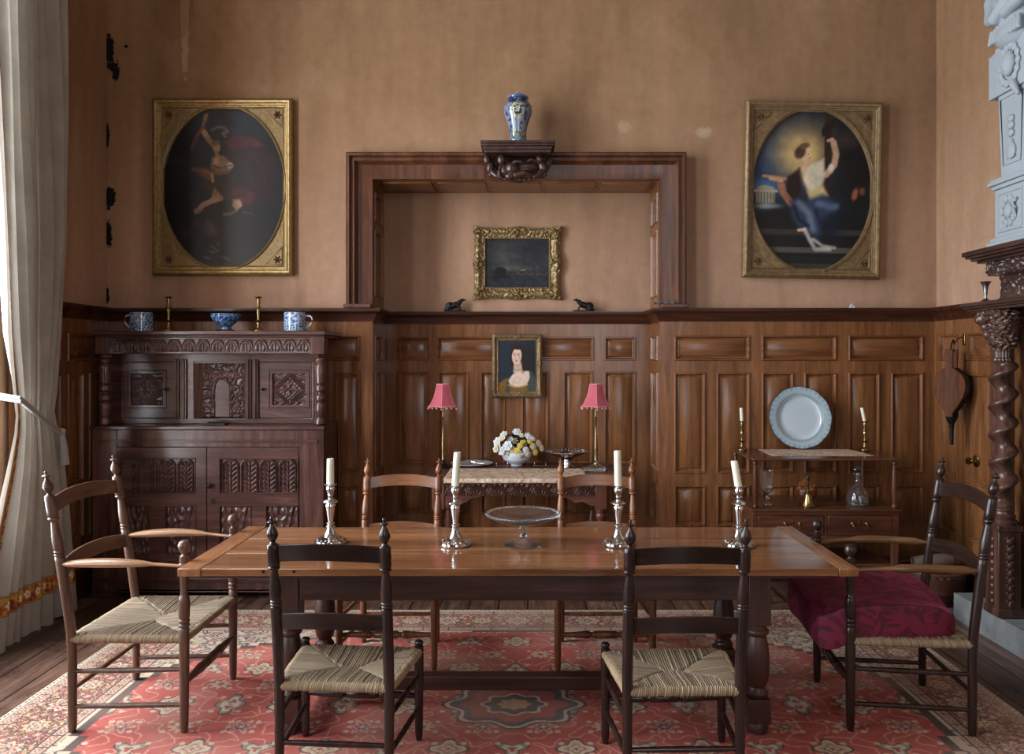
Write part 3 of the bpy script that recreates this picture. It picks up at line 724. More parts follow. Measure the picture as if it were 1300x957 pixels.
def candle(label, base, h, r, lean=(0, 0), group=None):
    t = thing('candle', label, 'candle', base, 0, group); bx_, by_, bz = base
    w_ = lambda x, y, z: (x+lean[0]*z/h, y+lean[1]*z/h, z)
    MB().lathe([(r, 0), (r, h*.3), (r*.97, h*.7), (r*.93, h-.003), (r*.8, h), (r*.2, h-.003)], base, 20, warp=w_).build('wax_body', M['wax'], t, angle=60)
    MB().tube([(bx_+lean[0], by_+lean[1], bz+h-.004), (bx_+lean[0]*1.05, by_+lean[1], bz+h+.008), (bx_+lean[0]*1.05+.003, by_+lean[1], bz+h+.013)], .0014, 6).build('wick', M['wick'], t)
    return t
ztop = zt+.001
def brass_stick(loc, label, hgt=.245):
    k = hgt/.245
    pr = [(.001, 0), (.034, 0), (.036, .005), (.034, .012), (.022, .018), (.016, .03), (.010, .045), (.014, .055), (.012, .062), (.022, .07), (.023, .074), (.010, .08), (.009, .10), (.013, .13), (.016, .150), (.010, .158), (.020, .165), (.020, .169), (.009, .175), (.010, .185), (.013, .205), (.012, .225), (.024, .232), (.025, .236), (.012, .24), (.009, .232), (.001, .225)]
    return candlestick('brass_candlestick', label, loc, [(r, z*k) for r, z in pr], 0, 0, 'brass')
dt = 5.60
brass_stick((PX(214, dt), dt, ztop), 'small brass candlestick without candle on the cupboard, between the left mug and the bowl', .255)
brass_stick((PX(328, dt), dt, ztop), 'small brass candlestick without candle on the cupboard, between the bowl and the right mug', .255)
def mug(px, side, label, dens):
    cx = PX(px, dt); t = thing('mug', label, 'mug', (cx, dt, ztop))
    R_ = .076; hh = .135; b_ = [(.001, 0), (R_*.96, 0), (R_, .004)]+[(R_, .004+i*(hh-.006)/26) for i in range(1, 27)]+[(R_*.96, hh), (R_*.92, hh-.004), (R_*.92, .02), (.001, .012)]
    m_ = MB().lathe(b_, (cx, dt, ztop), 72, colfn=bluewhite(60, 3 if side < 0 else 8, dens)); m_.build('cup_body', M['vglaze'], t)
    pts = [(cx+side*R_*.9, dt, ztop+hh-.025), (cx+side*(R_+.04), dt, ztop+hh-.022), (cx+side*(R_+.05), dt, ztop+hh-.05), (cx+side*(R_+.042), dt, ztop+.055), (cx+side*(R_+.02), dt, ztop+.035), (cx+side*R_*.9, dt, ztop+.022)]
    if side < 0: pts = [(cx-R_*.9, dt, ztop+hh-.018), (cx-R_-.044, dt, ztop+hh-.018), (cx-R_-.046, dt, ztop+.06), (cx-R_-.015, dt, ztop+.035), (cx-R_*.9, dt, ztop+.01)]
    MB().tube(pts, .007, 10).build('handle', M['china'], t, subsurf=1)
mug(179.5, -1, 'blue and white china mug with its handle to the left, nearest the left wall', .46)
mug(374.5, 1, 'blue and white china mug at the right end of the cupboard top', .50)
cx = PX(286.5, dt); pr = dense([(.001, 0), (.04, 0), (.04, .012), (.036, .018), (.05, .03), (.08, .058), (.098, .09), (.105, .112)], 5)+[(.101, .112), (.094, .09), (.07, .052), (.03, .03), (.001, .027)]
tag(MB().lathe(pr, (cx, dt, ztop+.012), 90, colfn=bluewhite(46, 21, .42, ground=(150, 184, 206))).build('bowl', M['vglaze'], loc=(cx, dt, ztop+.012)), 'blue and white china bowl in the middle of the cupboard top', 'bowl')
tag(MB().lathe([(.001, 0), (.062, 0), (.064, .005), (.06, .0118), (.001, .0118)], (cx, dt, ztop), 40).build('bowl_stand', M['iron'], loc=(cx, dt, ztop)), 'low dark stand under the blue and white bowl', 'stand')

# ================================================================== REFECTORY TABLE
TX0, TX1, TY0, TY1, TZ = -1.483, 1.402, 3.335, 4.175, .76
T = thing('dining_table', 'long worn oak refectory table on turned legs in the middle of the room', 'table', (-.04, 3.75, 0))
# tabletop: three long planks, breadboard ends
bd = [TY0, 3.60, 3.89, TY1-.02]
for i in range(3):
    m_ = MB(); m_.box(TX0+.10, TX1-.085, bd[i]+(.0008 if i else 0), bd[i+1]-.0008, TZ-.032, TZ); m_.build('top_plank', M['table'], T, bevel=.003)
M['tabley'] = wood('worn_oak_cleat', rgb(92, 54, 32), rgb(140, 92, 60), rgb(176, 126, 86), 'Y', .27, .7, .25)
MB().box(TX0, TX0+.099, TY0-.003, TY1, TZ-.034, TZ+.001).build('end_cleat', M['tabley'], T, bevel=.004)
MB().box(TX1-.084, TX1, TY0-.003, TY1, TZ-.034, TZ+.001).build('end_cleat', M['tabley'], T, bevel=.004)
LX = (-1.045, 1.01); LY = (3.47, 4.06); az0, az1 = .598, TZ-.032
c = MB(); c.box(LX[0]+.051, LX[1]-.051, 3.425, 3.45, az0, az1); c.build('apron', M['tabledark'], T, bevel=.004)
c = MB(); c.box(LX[0]+.051, LX[1]-.051, 4.08, 4.105, az0, az1); c.build('apron', M['tabledark'], T, bevel=.004)
for x in LX: MB().box(x-.016, x+.016, 3.521, 4.009, az0, az1).build('apron', M['tabledark'], T, bevel=.004)
c = MB(); c.box(TX0+.12, TX1-.1, 3.415, 3.425, az1-.03, az1); c.build('moulding', M['tabledark'], T)
lp = [(.034, .16), (.046, .175), (.048, .185), (.036, .20), (.034, .21), (.044, .225), (.052, .27), (.054, .32), (.050, .38), (.042, .42), (.038, .435), (.050, .445), (.052, .458), (.040, .47), (.040, .49)]
for x in LX:
    for y in LY:
        m_ = MB(); m_.box(x-.048, x+.048, y-.05, y+.05, .487, az1); m_.lathe(lp, (x, y, 0), 28); m_.box(x-.048, x+.048, y-.05, y+.05, .06, .165)
        m_.lathe([(.03, 0.008), (.046, .014), (.048, .04), (.04, .061)], (x, y, 0), 24)
        m_.build('leg', M['tableleg'], T, bevel=.003)
MB().box(LX[0]+.029, LX[1]-.029, 3.735, 3.805, .075, .142).build('stretcher', M['tabledark'], T, bevel=.006)
for x in LX: MB().box(x-.028, x+.028, LY[0]+.051, LY[1]-.051, .072, .145).build('stretcher', M['tabledark'], T, bevel=.006)
for x in (-1.12, -.99):
    m_ = MB(); m_.lathe([(.006, 0), (.006, .002), (.001, .002)], (x, TY0-.0005, TZ-.012), 8, M=Matrix.Rotation(PI/2, 3, 'X'))
    m_.build('peg', M['iron'], T)

# ================================================================== RUSH SEAT CHAIRS
def seatmesh(mb, wr, wf, d, z, seed=1, N_=48):
    """envelope-woven rush: strands run square to the nearest rail"""
    r_ = np.random.default_rng(seed); ns = 300
    S, Tt = np.meshgrid(np.linspace(0, 1, ns), np.linspace(0, 1, ns), indexing='ij')
    w = wr+(wf-wr)*Tt; x = (S-.5)*w; y = Tt*d
    a = np.minimum(Tt, 1-Tt)*1.0; b_ = np.minimum(S, 1-S)*1.18
    front = a < b_
    ph = np.where(front, S*N_, Tt*N_*.8); k = np.floor(ph).astype(int); fr = ph-k
    jit = r_.random((4, N_+4)); sec = np.where(front, np.where(Tt < .5, 0, 1), np.where(S < .5, 2, 3))
    j = jit[sec, k]
    rid = np.sqrt(np.clip(1-(2*fr-1)**2, 0, 1))*.0054*(.75+.45*j)
    sag = -.020*np.exp(-(((S-.5)/.33)**2+((Tt-.5)/.33)**2)); lift = (j-.5)*.0028
    wob = (fbm(S*9, Tt*9, seed, 3)-.5)*.006; seam = -.006*np.exp(-((a-b_)/.02)**2)
    e = np.minimum(np.minimum(S, 1-S)*w, np.minimum(Tt, 1-Tt)*d); R_ = .016
    rnd = np.where(e < R_, -R_+np.sqrt(np.clip(R_**2-(R_-e)**2, 0, 1)), 0)
    zz = z+rid+sag+lift+wob+seam+rnd
    tw = .5+.5*np.sin(np.where(front, Tt, S)*260+j*20)
    base = np.array([.215, .158, .104])*(.72+.55*j[..., None]+.0)
    gold = np.array([.25, .18, .11]); base = base*.75+gold*(.25*(jit[sec, (k*7) % N_])[..., None])
    cols = base*(.88+.18*tw[..., None])
    P = np.stack([x, y, zz], -1); mb.grid(P, cols, flip=True)
    Pb = P[::12, ::12].copy(); Pb[..., 2] = z-2*R_+.006; mb.grid(Pb, cols[::12, ::12])
def wraprail(mb, p0, p1, rad, seed, sp=.0078):
    p0, p1 = Vector(p0), Vector(p1); L = (p1-p0).length; n = int(L/sp)*4; r_ = random.Random(seed)
    d = (p1-p0).normalized(); up = Vector((0, 0, 1)); a = d.cross(up).normalized(); vs, fs, cs = [], [], []; seg = 12; jj = [r_.random() for _ in range(n)]
    for i in range(n+1):
        k = i//4; f = (i % 4)/4; rr = rad+.0026*math.sin(PI*f)*(.5+jj[k % n]); c_ = p0.lerp(p1, i/n)
        col_ = (.21+.14*jj[k], .148+.10*jj[k], .088+.06*jj[k])
        for j in range(seg):
            t = 2*PI*j/seg; q = c_+a*(math.cos(t)*rr)+up*(math.sin(t)*rr)+d*(.004*math.sin(t))
            vs.append(q); cs.append(col_)
    for i in range(n):
        for j in range(seg):
            A = i*seg+j; B = i*seg+(j+1) % seg; fs.append((A, B, B+seg, A+seg))
    mb.add(vs, fs, cs)
FIN = [(.0165, 0), (.012, .004), (.0085, .010), (.014, .018), (.0205, .030), (.0215, .040), (.0185, .052), (.012, .064), (.007, .074), (.0065, .080), (.016, .083), (.0175, .086), (.015, .089), (.005, .092), (.004, .097), (.007, .101), (.005, .106), (.001, .108)]
def post_profile(h):
    k = (h-.108)/.942
    p = [(.015, 0), (.018, .02), (.0195, .3), (.021, .50), (.0215, .66), (.0215, .695), (.018, .698), (.022, .702), (.022, .706), (.018, .710), (.022, .714), (.022, .718), (.0185, .722), (.021, .73), (.022, .757), (.0205, .78), (.0145, .825), (.013, .838), (.017, .842), (.0225, .846), (.0225, .851), (.018, .855), (.022, .859), (.0225, .90), (.0215, .938), (.017, .942)]
    return dense([(r, z*k) for r, z in p], 2)
def turned(mb, p0, p1, prof, seg=14):
    p0, p1 = Vector(p0), Vector(p1); d = p1-p0; L = d.length; q = d.to_track_quat('Z', 'Y').to_matrix()
    mb.lathe([(r, t*L) for r, t in prof], tuple(p0), seg, M=q)
FANCY = [(.010, 0), (.0115, .05), (.017, .22), (.020, .30), (.020, .33), (.013, .345), (.017, .355), (.013, .365), (.019, .38), (.0195, .47), (.0195, .53), (.019, .62), (.013, .635), (.017, .645), (.013, .655), (.020, .67), (.020, .70), (.017, .78), (.0115, .95), (.010, 1)]
THIN = [(.009, 0), (.011, .2), (.012, .5), (.011, .8), (.009, 1)]
def slat(x0, x1, y, zb, zt_, bow, arch, th=.009):
    m_ = MB(); n = 24; P0 = []; 
    rows_ = []
    for i in range(n+1):
        u = i/n; x = x0+(x1-x0)*u; k = 4*u*(1-u); yy = y-bow*k
        rows_.append([(x, yy-th/2, zb+arch*k*.9), (x, yy+th/2, zb+arch*k*.9), (x, yy+th/2, zt_+arch*k), (x, yy-th/2, zt_+arch*k)])
    vs = [q for r in rows_ for q in r]; fs = []
    for i in range(n):
        for j in range(4): fs.append((i*4+j, i*4+(j+1) % 4, (i+1)*4+(j+1) % 4, (i+1)*4+j))
    fs += [(0, 1, 2, 3), (n*4+3, n*4+2, n*4+1, n*4)]
    return m_.add(vs, fs)
def chair_frame(T, wr, wf, d, h, rake, zs, slats, mats, arm=None, seed=1):
    mp, mh = mats
    lean = lambda z: -rake*max(0, (z-.38)/(h-.38))**1.15
    post = post_profile(h)
    for s in (-1, 1):
        wv = lambda x, y, z: (x, y+lean(z), z)
        p = MB().lathe(post, (0, 0, 0), 20, warp=wv)
        p.v = [(x+s*wr/2, y, z) for x, y, z in p.v]; po = p.build('rear_post', M[mp], T, angle=50)
        f = MB().lathe([(r, z+post[-1][1]-.001) for r, z in FIN], (0, 0, 0), 20, warp=wv)
        f.v = [(x+s*wr/2, y, z) for x, y, z in f.v]; f.build('finial', M[mp], po, angle=50)
    for (a, b_, bow, arch) in slats:
        y = lean((a+b_)/2); m_ = slat(-wr/2+.008, wr/2-.008, y, a, b_, bow, arch)
        m_.v = [(x, yy+(lean(z)-y), z) for x, yy, z in m_.v]; m_.build('slat', M[mh], T, bevel=.002)
    if not arm:
        lg = [(.013, 0), (.017, .03), (.019, .2), (.020, zs-.03), (.019, zs+.006), (.013, zs+.010), (.018, zs+.017), (.019, zs+.024), (.014, zs+.031), (.001, zs+.034)]
    else:
        lg = [(.014, 0), (.018, .03), (.0205, .20), (.022, .40), (.021, .455), (.018, .46), (.0235, .466), (.0235, .474), (.018, .479), (.0235, .485), (.0235, .493), (.019, .498), (.0235, .505), (.0245, .57), (.022, .592), (.017, .60), (.0155, .62), (.0185, .68), (.019, .72), (.0185, .728), (.0225, .733), (.0225, .742), (.0185, .747), (.020, .755), (.0205, .776), (.011, .782), (.0095, .787), (.015, .793), (.022, .803), (.0262, .816), (.0262, .826), (.021, .840), (.012, .847), (.001, .849)]; ka = (arm-.5)/.3; lg = [(r, z if z < .5 else .5+(z-.5)*ka) for r, z in lg]
    for s in (-1, 1): MB().lathe(dense(lg, 2), (s*wf/2, d, 0), 20).build('front_leg', M[mp], T, angle=50)
    m_ = MB(); seatmesh(m_, wr+.01, wf+.01, d+.006, zs, seed)
    q = .017
    for (a, b_, k) in (((-wr/2, 0, zs-q), (wr/2, 0, zs-q), 1), ((-wf/2, d, zs-q), (wf/2, d, zs-q), 2), ((-wr/2, 0, zs-q), (-wf/2, d, zs-q), 3), ((wr/2, 0, zs-q), (wf/2, d, zs-q), 4)):
        wraprail(m_, a, b_, .0165, seed*10+k)
    m_.build('rush_seat', M['rush'], T, angle=180)
    zz = .19 if not arm else .215
    m_ = MB(); turned(m_, (-wf/2, d, zz), (wf/2, d, zz), [(r*(1.1 if arm else 1), t) for r, t in FANCY]); m_.build('front_stretcher', M[mp], T, angle=50)
    m_ = MB(); turned(m_, (-wr/2, 0, zz-.03), (wr/2, 0, zz-.03), THIN); m_.build('stretcher', M[mp], T)
    for s in (-1, 1):
        for z in ((.13, .27) if not arm else (.11, .265)):
            m_ = MB(); turned(m_, (s*wr/2, 0, z), (s*wf/2, d, z+.01), THIN); m_.build('stretcher', M[mp], T)
def armrests(T, wr, wf, d, zr, zf, h, rake, mat, style):
    lean = lambda z: -rake*max(0, (z-.38)/(h-.38))**1.15
    for s in (-1, 1):
        x0, x1 = s*wr/2, s*wf/2; y0 = lean(zr); n = 16; pts = []; rad = []
        for i in range(n+1):
            u = i/n; k = math.sin(PI*u)
            pts.append((x0+(x1-x0)*u+s*.018*k, y0+(d-y0)*u, zr+(zf-zr)*u+.014*k))
            if style == 'broad': rad.append(.011+.021*math.sin(PI*min(1, u*1.35))**.6 if u < .74 else .010+.006*(1-u))
            else: rad.append(.011 if u < .12 else (.020 if u < .66 else .012))
        MB().tube(pts, rad, 16, flat=.62 if style == 'broad' else .9).build('armrest', M[mat], T)
def side_chair(label, mats, loc, rz, rake, seed, wr=.425, wf=.50, d=.40, zs=.40):
    T = thing('ladderback_chair', label, 'chair', loc, rz); L0 = T.location.copy(); R0 = T.rotation_euler.copy()
    T.location = (0, 0, 0); T.rotation_euler = (0, 0, 0)
    chair_frame(T, wr, wf, d, 1.05, rake, zs, [(.872, .936, .028, .016), (.604, .668, .024, .014)], mats, None, seed)
    T.location = L0; T.rotation_euler = R0; return T
R_ = math.radians
# near pair (backs to the camera)
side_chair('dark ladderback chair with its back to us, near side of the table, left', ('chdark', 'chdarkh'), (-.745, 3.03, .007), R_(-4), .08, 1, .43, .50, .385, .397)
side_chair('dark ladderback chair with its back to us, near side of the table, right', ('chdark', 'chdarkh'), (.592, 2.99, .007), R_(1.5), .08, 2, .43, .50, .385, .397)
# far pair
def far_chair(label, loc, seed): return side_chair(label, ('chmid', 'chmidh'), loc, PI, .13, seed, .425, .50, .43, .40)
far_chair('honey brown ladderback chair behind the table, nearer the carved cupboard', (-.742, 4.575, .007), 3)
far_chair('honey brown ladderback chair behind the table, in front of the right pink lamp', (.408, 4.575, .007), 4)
def arm_chair(label, mats, armmat, style, loc, rz, seed, wr, wf, d, zs=.425, rk=.12, am=.797, za=.737):
    T = thing('ladderback_armchair', label, 'armchair', loc, rz); L0 = T.location.copy(); R0 = T.rotation_euler.copy()
    T.location = (0, 0, 0); T.rotation_euler = (0, 0, 0)
    chair_frame(T, wr, wf, d, 1.148, rk, zs, [(.955, 1.022, .03, .022), (.68, .745, .028, .022)], mats, am, seed)
    armrests(T, wr, wf, d, za, za-.008, 1.148, rk, armmat, style)
    T.location = L0; T.rotation_euler = R0; return T
arm_chair('pale worn ladderback armchair with bare rush seat at the left end of the table', ('charm', 'charmh'), 'armrest', 'broad', (-2.007, 3.755, .007), R_(-90), 5, .565, .575, .495)
arm_chair('dark ladderback armchair with a plum cushion at the right end of the table', ('chdark', 'chdarkh'), 'armdark', 'round', (1.962, 3.70, .007), R_(85), 6, .53, .53, .515, .412, .10, .779, .716)
# plum damask cushion
def velvet():
    m, nt, b = newmat('plum_damask'); v = coords(nt, (1, 1, 1))
    n = noise(nt, v, 11, 3, .5, 2.2); k = ramp(nt, n, [(.47, (0, 0, 0, 1)), (.50, (1, 1, 1, 1))])
    o = mix(nt, k.outputs[0], rgb(78, 6, 30), rgb(108, 12, 46)); nt.links.new(o, b.inputs['Base Color'])
    b.inputs['Roughness'].default_value = .62; b.inputs['Sheen Weight'].default_value = .25; b.inputs['Sheen Roughness'].default_value = .35; b.inputs['Sheen Tint'].default_value = rgb(230, 110, 150)
    h = math_(nt, 'ADD', math_(nt, 'MULTIPLY', k.outputs[0], .5), noise(nt, v, 9, 3, .6)); bump(nt, b, h, .5, .008); return m
M['plum'] = velvet()
def pillow(x0, x1, y0, y1, fz0, fz1, n=70):
    """rounded cushion; fz0/fz1(x,y) lower and upper surface"""
    m_ = MB(); U, V = np.meshgrid(np.linspace(-1, 1, n), np.linspace(-1, 1, n), indexing='ij')
    sq = lambda a: np.sign(a)*np.abs(a)**.75
    U2 = sq(np.sin(U*PI/2)); V2 = sq(np.sin(V*PI/2)); X = (x0+x1)/2+(x1-x0)/2*U2*np.sqrt(1-.13*V2**4); Y = (y0+y1)/2+(y1-y0)/2*V2*np.sqrt(1-.30*np.abs(U2)**6)
    e = (1-np.abs(U)**12)*(1-np.abs(V)**16); e = np.clip(e, 0, 1)**.5
    a, b_ = fz0(X, Y), fz1(X, Y); mid = (a+b_)/2+.0
    top = mid+(b_-mid)*e; bot = mid+(a-mid)*e
    m_.grid(np.stack([X, Y, top], -1)); m_.grid(np.stack([X, Y, bot], -1), flip=True)
    return m_
zl = lambda X, Y: .408-.055*np.exp(-((X-1.33)/.09)**2)*(1-ss(3.47, 3.75, Y))+0*X
def zh(X, Y):
    return .540+.035*ss(3.55, 3.95, Y)+.02*np.sin((X-1.3)*5)-.055*(1-ss(1.26, 1.42, X))*(1-ss(3.45, 3.7, Y))-.05*ss(1.80, 1.95, X)*(1-ss(3.45, 3.8, Y))+.008*(fbm(X*9, Y*9, 4, 3)-.5)*4*ss(1.4, 1.7, X)
m_ = pillow(1.275, 1.93, 3.475, 3.965, zl, zh)
T = thing('seat_cushion', 'plump plum red damask cushion on the right hand armchair', 'cushion', (1.6, 3.7, .42))
m_.build('cover', M['plum'], T, angle=180, subsurf=1)
n = 120; pp = []
for i in range(n):
    t = 2*PI*i/n; c_, s_ = math.cos(t), math.sin(t); k = 1/max(abs(c_), abs(s_)); k = min(k, 1.18)
    X = 1.60+.330*c_*k*.985; Y = 3.72+.243*s_*k*.985; X = min(max(X, 1.28), 1.93); Y = min(max(Y, 3.478), 3.962)
    pp.append((X, Y, float((zl(np.array(X), np.array(Y))+zh(np.array(X), np.array(Y)))/2)))
MB().tube(pp+[pp[0]], .0055, 8, cap=False).build('piping', M['plum'], T)
# ================================================================== SILVER CANDLESTICKS AND GLASS TAZZA ON THE TABLE
SV = [(.001, 0), (.074, 0), (.077, .004), (.077, .009), (.071, .012), (.073, .016), (.064, .021), (.050, .026), (.036, .034), (.026, .048), (.019, .062), (.015, .072), (.021, .076), (.0225, .080), (.018, .085), (.012, .090), (.019, .094), (.0195, .099), (.012, .103), (.0125, .11), (.017, .14), (.022, .17), (.024, .184), (.019, .190), (.033, .196), (.036, .200), (.033, .205), (.018, .213), (.012, .218), (.013, .228), (.018, .233), (.013, .238), (.018, .246), (.022, .256), (.0215, .268), (.017, .275), (.031, .279), (.033, .283), (.029, .286), (.020, .284), (.0185, .27), (.001, .27)]
def silver_stick(px, d, label, ctop, lean):
    x = PX(px, d); k = 1.0
    def rfn(t, z, r): return r*(1+(.035*math.cos(t*8) if .195 < z < .207 else 0)+(.02*math.cos(t*20) if .003 < z < .02 else 0))
    T = thing('silver_candlestick', label, 'candlestick', (x, d, TZ+.001))
    MB().lathe(SV, (x, d, TZ+.001), 40, rfn=rfn).build('stem', M['silver'], T, angle=50)
    m_ = MB()                                      # embossed leaf border on the foot
    for i in range(18):
        a = 2*PI*i/18; m_.ell((x+.058*math.cos(a), d+.058*math.sin(a), TZ+.0235), (.009, .0055, .003), 8, 5, Matrix.Rotation(a+.5, 3, 'Z'))
    m_.build('embossed_border', M['silver'], T)
    return (x, d, TZ+.2725)
cs = [(419.5, 3.80, 'silver candlestick on the table, the leftmost of four', 582, 0), (578, 3.755, 'silver candlestick just left of the glass cake stand', 574, .010), (785, 3.755, 'silver candlestick on the table just right of the glass cake stand', 572, -.004), (938, 3.74, 'silver candlestick on the table, the rightmost of four', 585, -.022)]
cl = ['ivory candle in the leftmost silver candlestick', 'ivory candle leaning slightly right, in the silver candlestick left of the glass cake stand', 'tall upright ivory candle in the silver candlestick right of the glass cake stand', 'ivory candle leaning left in the rightmost silver candlestick']
for (px, d, lb, top, ln), l2 in zip(cs, cl):
    b_ = silver_stick(px, d, lb, top, ln)
    candle(l2, b_, PZ(top, d)-b_[2], .0178, (ln, 0))
# glass cake stand
x, d = PX(664, 3.755), 3.755; z0 = TZ+.001
T = thing('glass_cake_stand', 'cut glass cake stand with a beaded rim in the middle of the table', 'cake stand', (x, d, z0))
fl = lambda n_, a: (lambda t, z, r: r*(1+a*math.cos(n_*t)))
MB().lathe([(.001, .004), (.06, .003), (.087, 0), (.089, .004), (.08, .010), (.055, .018), (.03, .026), (.02, .034), (.001, .036)], (x, d, z0), 72, rfn=fl(24, .012)).build('foot', M['glass'], T)
MB().lathe([(.016, .0365), (.021, .042), (.016, .05), (.012, .058), (.016, .072), (.020, .080), (.017, .088), (.022, .0935)], (x, d, z0), 12).build('stem', M['glass'], T)
MB().lathe([(.001, .094), (.03, .0945), (.07, .101), (.12, .117), (.160, .136), (.172, .145), (.168, .149), (.156, .142), (.118, .124), (.068, .108), (.03, .102), (.001, .1015)], (x, d, z0), 96, rfn=lambda t, z, r: r*(1+(.010*math.cos(32*t) if r > .06 else 0))).build('bowl', M['glass'], T)
m_ = MB()
for i in range(60):
    a = 2*PI*i/60; m_.ell((x+.172*math.cos(a), d+.172*math.sin(a), z0+.1495), (.0088, .0088, .0075), 10, 7)
m_.build('beaded_rim', M['glass'], T)

# ================================================================== SIDE TABLE IN THE ALCOVE
SX0, SX1, SY0, SY1, SZ = -.735, .625, 5.40, 6.25, .822
T = thing('side_table', 'carved oak side table standing in the panelled alcove', 'side table', (-.06, 5.8, 0))
m_ = MB(); m_.box(SX0, SX1, SY0, SY1, SZ-.022, SZ); m_.build('table_top', M['sidetab'], T, bevel=.006)
MB().box(SX0+.02, SX1-.02, SY0+.02, SY1-.02, SZ-.034, SZ-.0225).build('moulding', M['sidetab'], T, bevel=.003)
def lunette(U, V):
    u = (U*7) % 1; x = (u-.5)*2; r = np.sqrt(x*x+(V*1.15)**2)
    a = sum(np.exp(-((r-q)/.045)**2) for q in (.95, .78, .60)); th = np.arctan2(V*1.15, x)
    leaf = (r < .5)*(.5+.5*np.cos(th*9)); sp = (r > 1.02)*(.5+.5*np.cos(th*14))*.7
    return np.clip(a+leaf+sp, 0, 1)
lg0, lg1 = (-.66, -.575), (.47, .545)
carved('carved_frieze', T, lg0[1], lg1[0], .70, SZ-.036, SY0+.03, lunette, 420, 50, .012, 'sidetab')
m_ = MB(); m_.box(lg0[1], lg1[0], SY0+.045, SY0+.07, .70, SZ-.036); m_.box(lg0[0]+.01, lg0[0]+.03, SY0+.1, SY1-.05, .70, SZ-.036); m_.box(lg1[1]-.03, lg1[1]-.01, SY0+.1, SY1-.05, .70, SZ-.036)
m_.build('apron', M['sidetab'], T)
for s_, xe in ((1, lg0[1]), (-1, lg1[0])):
    pts = [(0, .70), (.26, .70), (.235, .69), (.20, .685), (.17, .672), (.15, .655), (.125, .652), (.10, .662), (.075, .655), (.05, .64), (.03, .632), (0, .63)]
    poly = [(xe+s_*a, b_) for a, b_ in pts]
    MB().prism(poly if s_ > 0 else poly[::-1], SY0+.035, SY0+.06).build('bracket', M['sidetab'], T, bevel=.002)
for (a, b_) in (lg0, lg1):
    for y in (SY0+.03, SY1-.12):
        xc = (a+b_)/2; yc = y+.0425
        m_ = MB().box(a, b_, y, y+.085, .61, SZ-.036)
        m_.lathe([(.03, .16), (.04, .17), (.04, .18), (.03, .19), (.028, .2), (.04, .23), (.044, .30), (.04, .38), (.03, .44), (.026, .47), (.036, .48), (.038, .49), (.028, .50), (.026, .52), (.036, .545), (.04, .56), (.033, .572), (.034, .585), (.042, .60), (.042, .61)], (xc, yc, 0), 20)
        m_.box(a, b_, y, y+.085, .06, .16); m_.lathe([(.03, 0), (.042, .01), (.042, .05), (.035, .06)], (xc, yc, 0), 16)
        m_.build('leg', M['sidetabv'], T, bevel=.003)
m_ = MB(); m_.box(lg0[1], lg1[0], SY0+.05, SY0+.09, .08, .14); m_.box(lg0[1], lg1[0], SY1-.1, SY1-.06, .08, .14)
m_.build('stretcher', M['sidetab'], T)
# runner: lies flat, drops over the front edge
def lace():
    m, nt, b = newmat('lace_runner'); v = coords(nt, (1, 1, 1))
    n = noise(nt, v, 26, 4, .6, 1.2); c = ramp(nt, n, [(.35, rgb(150, 118, 96)), (.5, rgb(196, 170, 146)), (.62, rgb(218, 198, 176))])
    w_ = N(nt, 'ShaderNodeTexVoronoi'); w_.inputs['Scale'].default_value = 13; w_.feature = 'DISTANCE_TO_EDGE'; nt.links.new(v, w_.inputs['Vector'])
    k = ramp(nt, w_.outputs['Distance'], [(.02, (.80, .72, .66, 1)), (.09, (1, 1, 1, 1))])
    o = mix(nt, 1., c.outputs[0], k.outputs[0], 'MULTIPLY'); nt.links.new(o, b.inputs['Base Color']); b.inputs['Roughness'].default_value = .85
    bump(nt, b, n, .4, .003); return m
M['lace'] = lace()
def cloth(name, label, x0, x1, y0, y1, z, drop, cat='runner', skew=0):
    U, V = np.meshgrid(np.linspace(0, 1, 90), np.linspace(0, 1, 60), indexing='ij')
    L = (y1-y0)+drop; s_ = V*L; flat = s_ < (y1-y0)
    Y = np.where(flat, y1-s_, y0-.002); Z = np.where(flat, z+.0015, z+.0015-(s_-(y1-y0))); X = x0+(x1-x0)*U+skew*(V-.5)*(U*2-1)
    wv = .0012*np.sin(U*40+V*9)*np.sin(V*17); Z = Z+np.where(flat, np.abs(wv)*1.2, 0); Y = Y-np.where(flat, 0, np.abs(wv)*4+.001)
    ed = .003*np.sin(V*70); X = X+np.where(U > .99, ed, 0)-np.where(U < .01, ed, 0)
    o = MB().grid(np.stack([X, Y, Z], -1)).build(name, M['lace'], loc=((x0+x1)/2, (y0+y1)/2, z), angle=180, solid=.0015)
    return tag(o, label, cat)
cloth('table_runner', 'cream patterned runner along the front of the side table in the alcove', -.575, .415, SY0, 5.915, SZ+.001, .028)
# small things on the side table
def plate(loc, R0, mat='china'): return MB().lathe([(.001, .003), (R0*.55, .003), (R0*.6, 0), (R0*.66, .003), (R0*.9, .013), (R0, .016), (R0, .019), (R0*.9, .017), (R0*.66, .009), (R0*.6, .006), (.001, .006)], loc, 64, rfn=lambda t, z, r: r*(1+(.012*math.cos(12*t) if r > R0*.85 else 0)))
l = (PX(599, 6.12), 6.12, SZ+.001)
tag(plate(l, .165).build('plate', M['china'], loc=l), 'white plate lying flat on the side table, left of the flower bowl', 'plate')
T = thing('server', 'silver cake server lying on the white plate left of the flowers', 'cake server', (l[0]+.0, l[1], l[2]+.022))
MB().tube([(l[0]-.10, l[1]+.05, l[2]+.026), (l[0]-.02, l[1]+.0, l[2]+.03), (l[0]+.03, l[1]-.02, l[2]+.022)], [.006, .005, .004], 8).build('handle', M['silver'], T)
MB().cbox((l[0]+.065, l[1]-.035, l[2]+.021), (.09, .04, .002), -.4).build('blade', M['silver'], T)
